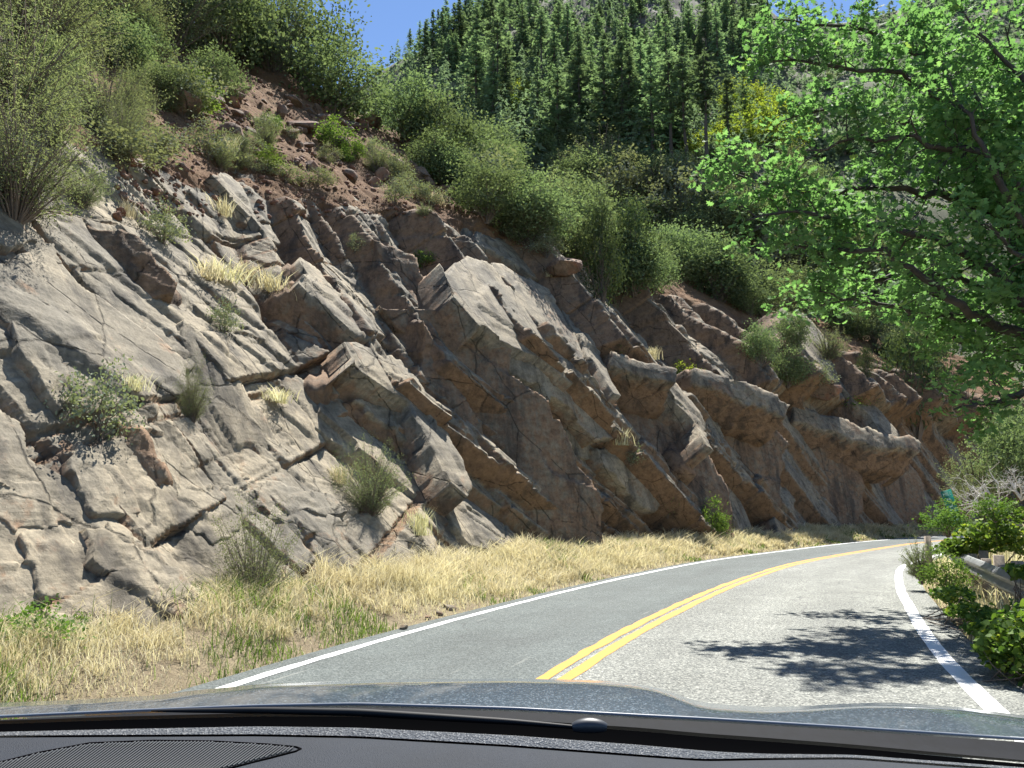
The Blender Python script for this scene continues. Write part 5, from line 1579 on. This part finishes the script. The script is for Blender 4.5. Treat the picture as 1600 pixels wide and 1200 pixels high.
# keep the bulge under the line of sight of the crest
for i, p in enumerate(hood[:-1]):
    lim = EYE + (e1[:, 2] - EYE) / e1[:, 1] * p[:, 1] - 0.0004 * (len(hood) - i)
    p[:, 2] = np.minimum(p[:, 2], lim)
for dy, dz in ((0.08, -0.02), (0.2, -0.06), (0.38, -0.13), (0.5, -0.24), (0.55, -0.42)):
    p = e1.copy(); p[:, 1] += dy; p[:, 2] += dz; hood.append(p)
loft('hood', hood, M_PAINT)
seal = e0 + np.array([0, -0.006, -0.001])
mb = MB(); mb.tube(seal - np.array([0, 1.1, 0]), 0.0022, 6); link('hood_seal', mb.mesh('hood_seal', True), M_SEAL, car)
c0, c1 = line_at(U_, V_EDGE, 1.13, -0.006), line_at(U_, V_COWL, 1.03)
loft('cowl', [c0 + (c1 - c0) * t + np.array([0, 0, -0.012 * math.sin(math.pi * t)]) for t in np.linspace(0, 1, 6)], M_COWL)
d0, d1 = line_at(U_, V_DASH, 0.93), line_at(U_, V_LIP, 0.895)
trough = c1.copy(); trough[:, 1] = 0.985; trough[:, 2] -= 0.05
loft('windshield_gap', [c1 + np.array([0, -0.004, -0.003]), trough, d0 + np.array([0, 0.008, -0.05]), d0 + np.array([0, 0.006, -0.004])], M_BLACK)  # plain near-black strip closing the gap between cowl and dashboard edge
loft('dash_lip', [d0 + np.array([0, 0.006, -0.006]), d0, d0 * .75 + d1 * .25 + np.array([0, 0, 0.0015]), d0 * .4 + d1 * .6 + np.array([0, 0, 0.001]), d1], M_LIP)
dash_rows = [d1 + np.array([0, -0.001, -0.002])]
z_mid = d1[:, 2].mean()
for y in (0.87, 0.84, 0.80, 0.75, 0.68, 0.60, 0.50):
    p = d1.copy(); f = (0.895 - y) / 0.395
    p[:, 1] = y; p[:, 0] = d1[:, 0]
    p[:, 2] = d1[:, 2] * (1 - f) + z_mid * f + 0.006 * math.sin(f * 3.0) - 0.03 * f * f
    dash_rows.append(p)
dash = loft('dashboard', dash_rows, M_DASH)
# wiper lying at the foot of the windshield
wp0, wp1 = line_at(U_, [q + 7 for q in V_COWL], 1.0), None
a_, b_ = np.searchsorted(us, 230), np.searchsorted(us, 945)
mb = MB(); mb.tube(np.stack([wp0[a_:b_, 0], wp0[a_:b_, 1] + 0.01, wp0[a_:b_, 2] - 0.002 + 0.010 * np.linspace(1, 0, b_ - a_)], -1) - np.array([0, 1.1, 0]), 0.0045 * np.sqrt(np.clip(np.sin(np.linspace(0.05, 3.05, b_ - a_)), 0.02, 1)), 6)
wiper = link('wiper', mb.mesh('wiper', True), M_WIPER, car)
mb = MB(); c_ = at(921, 1132, 1.0) - np.array([0, 1.1, 0])
tt_ = np.linspace(-1, 1, 13) * 0.85
mb.tube(c_ + np.stack([0.023 * tt_, 0 * tt_, 0.003 * (1 - tt_ ** 2) - 0.004], -1), 0.0085 * np.sqrt(np.clip(1 - tt_ ** 2, 0.02, 1)), 10); link('pivot_cap', mb.mesh('pivot_cap', True), M_LIP2, wiper)
# speaker grille let into the dashboard: rim and thin parallel bars
BVD = BVHTree.FromPolygons([tuple(v.co + Vector((0, 1.1, 0))) for v in dash.data.vertices], [tuple(p.vertices) for p in dash.data.polygons])
def on_dash(u, v, up=0.0):
    l, n_, i, t = BVD.ray_cast(CAMV, Vector(pixel_ray(u, v)).normalized())
    return None if l is None else np.array(l) + np.array([0, -1.1, up])
G_OUT = np.array([(-60, 1215), (0, 1192), (60, 1177), (140, 1162), (240, 1158), (330, 1159), (420, 1164), (462, 1168), (470, 1171), (462, 1175), (420, 1186), (380, 1196), (320, 1212), (260, 1230)], float)
def inset_dash(u, v, up):
    d = Vector(pixel_ray(u, v)).normalized()
    q = on_dash(u, v, up)
    if q is None:                      # below the frame: carry the surface on
        r = pixel_ray(u, v); q = np.array([r[0] / r[1] * 0.72, 0.72 - 1.1, EYE + r[2] / r[1] * 0.72 + up])
    return q
mb = MB(); mb.tube(np.array([inset_dash(u, v, 0.0005) for u, v in np.vstack([G_OUT, G_OUT[:1]])]), 0.0011, 5)
grille = link('speaker_grille', mb.mesh('speaker_grille', True), M_BLACK, car)
mb = MB()
for u0 in np.arange(-60, 560, 5.5):
    t = np.linspace(0, 1, 40); uu = u0 - 95 * t; vv = 1150 + 70 * t
    ins = inside_sdf(np.stack([uu, vv], -1), G_OUT) < -1.5
    if ins.sum() < 3: continue
    q = [inset_dash(a, b, 0.0012) for a, b in zip(uu[ins], vv[ins])]
    mb.tube(np.array([q[0], q[len(q) // 2], q[-1]]), 0.0009, 4)
bars = link('grille_bars', mb.mesh('grille_bars'), M_LIP2, grille); bars['kind'] = 'stuff'
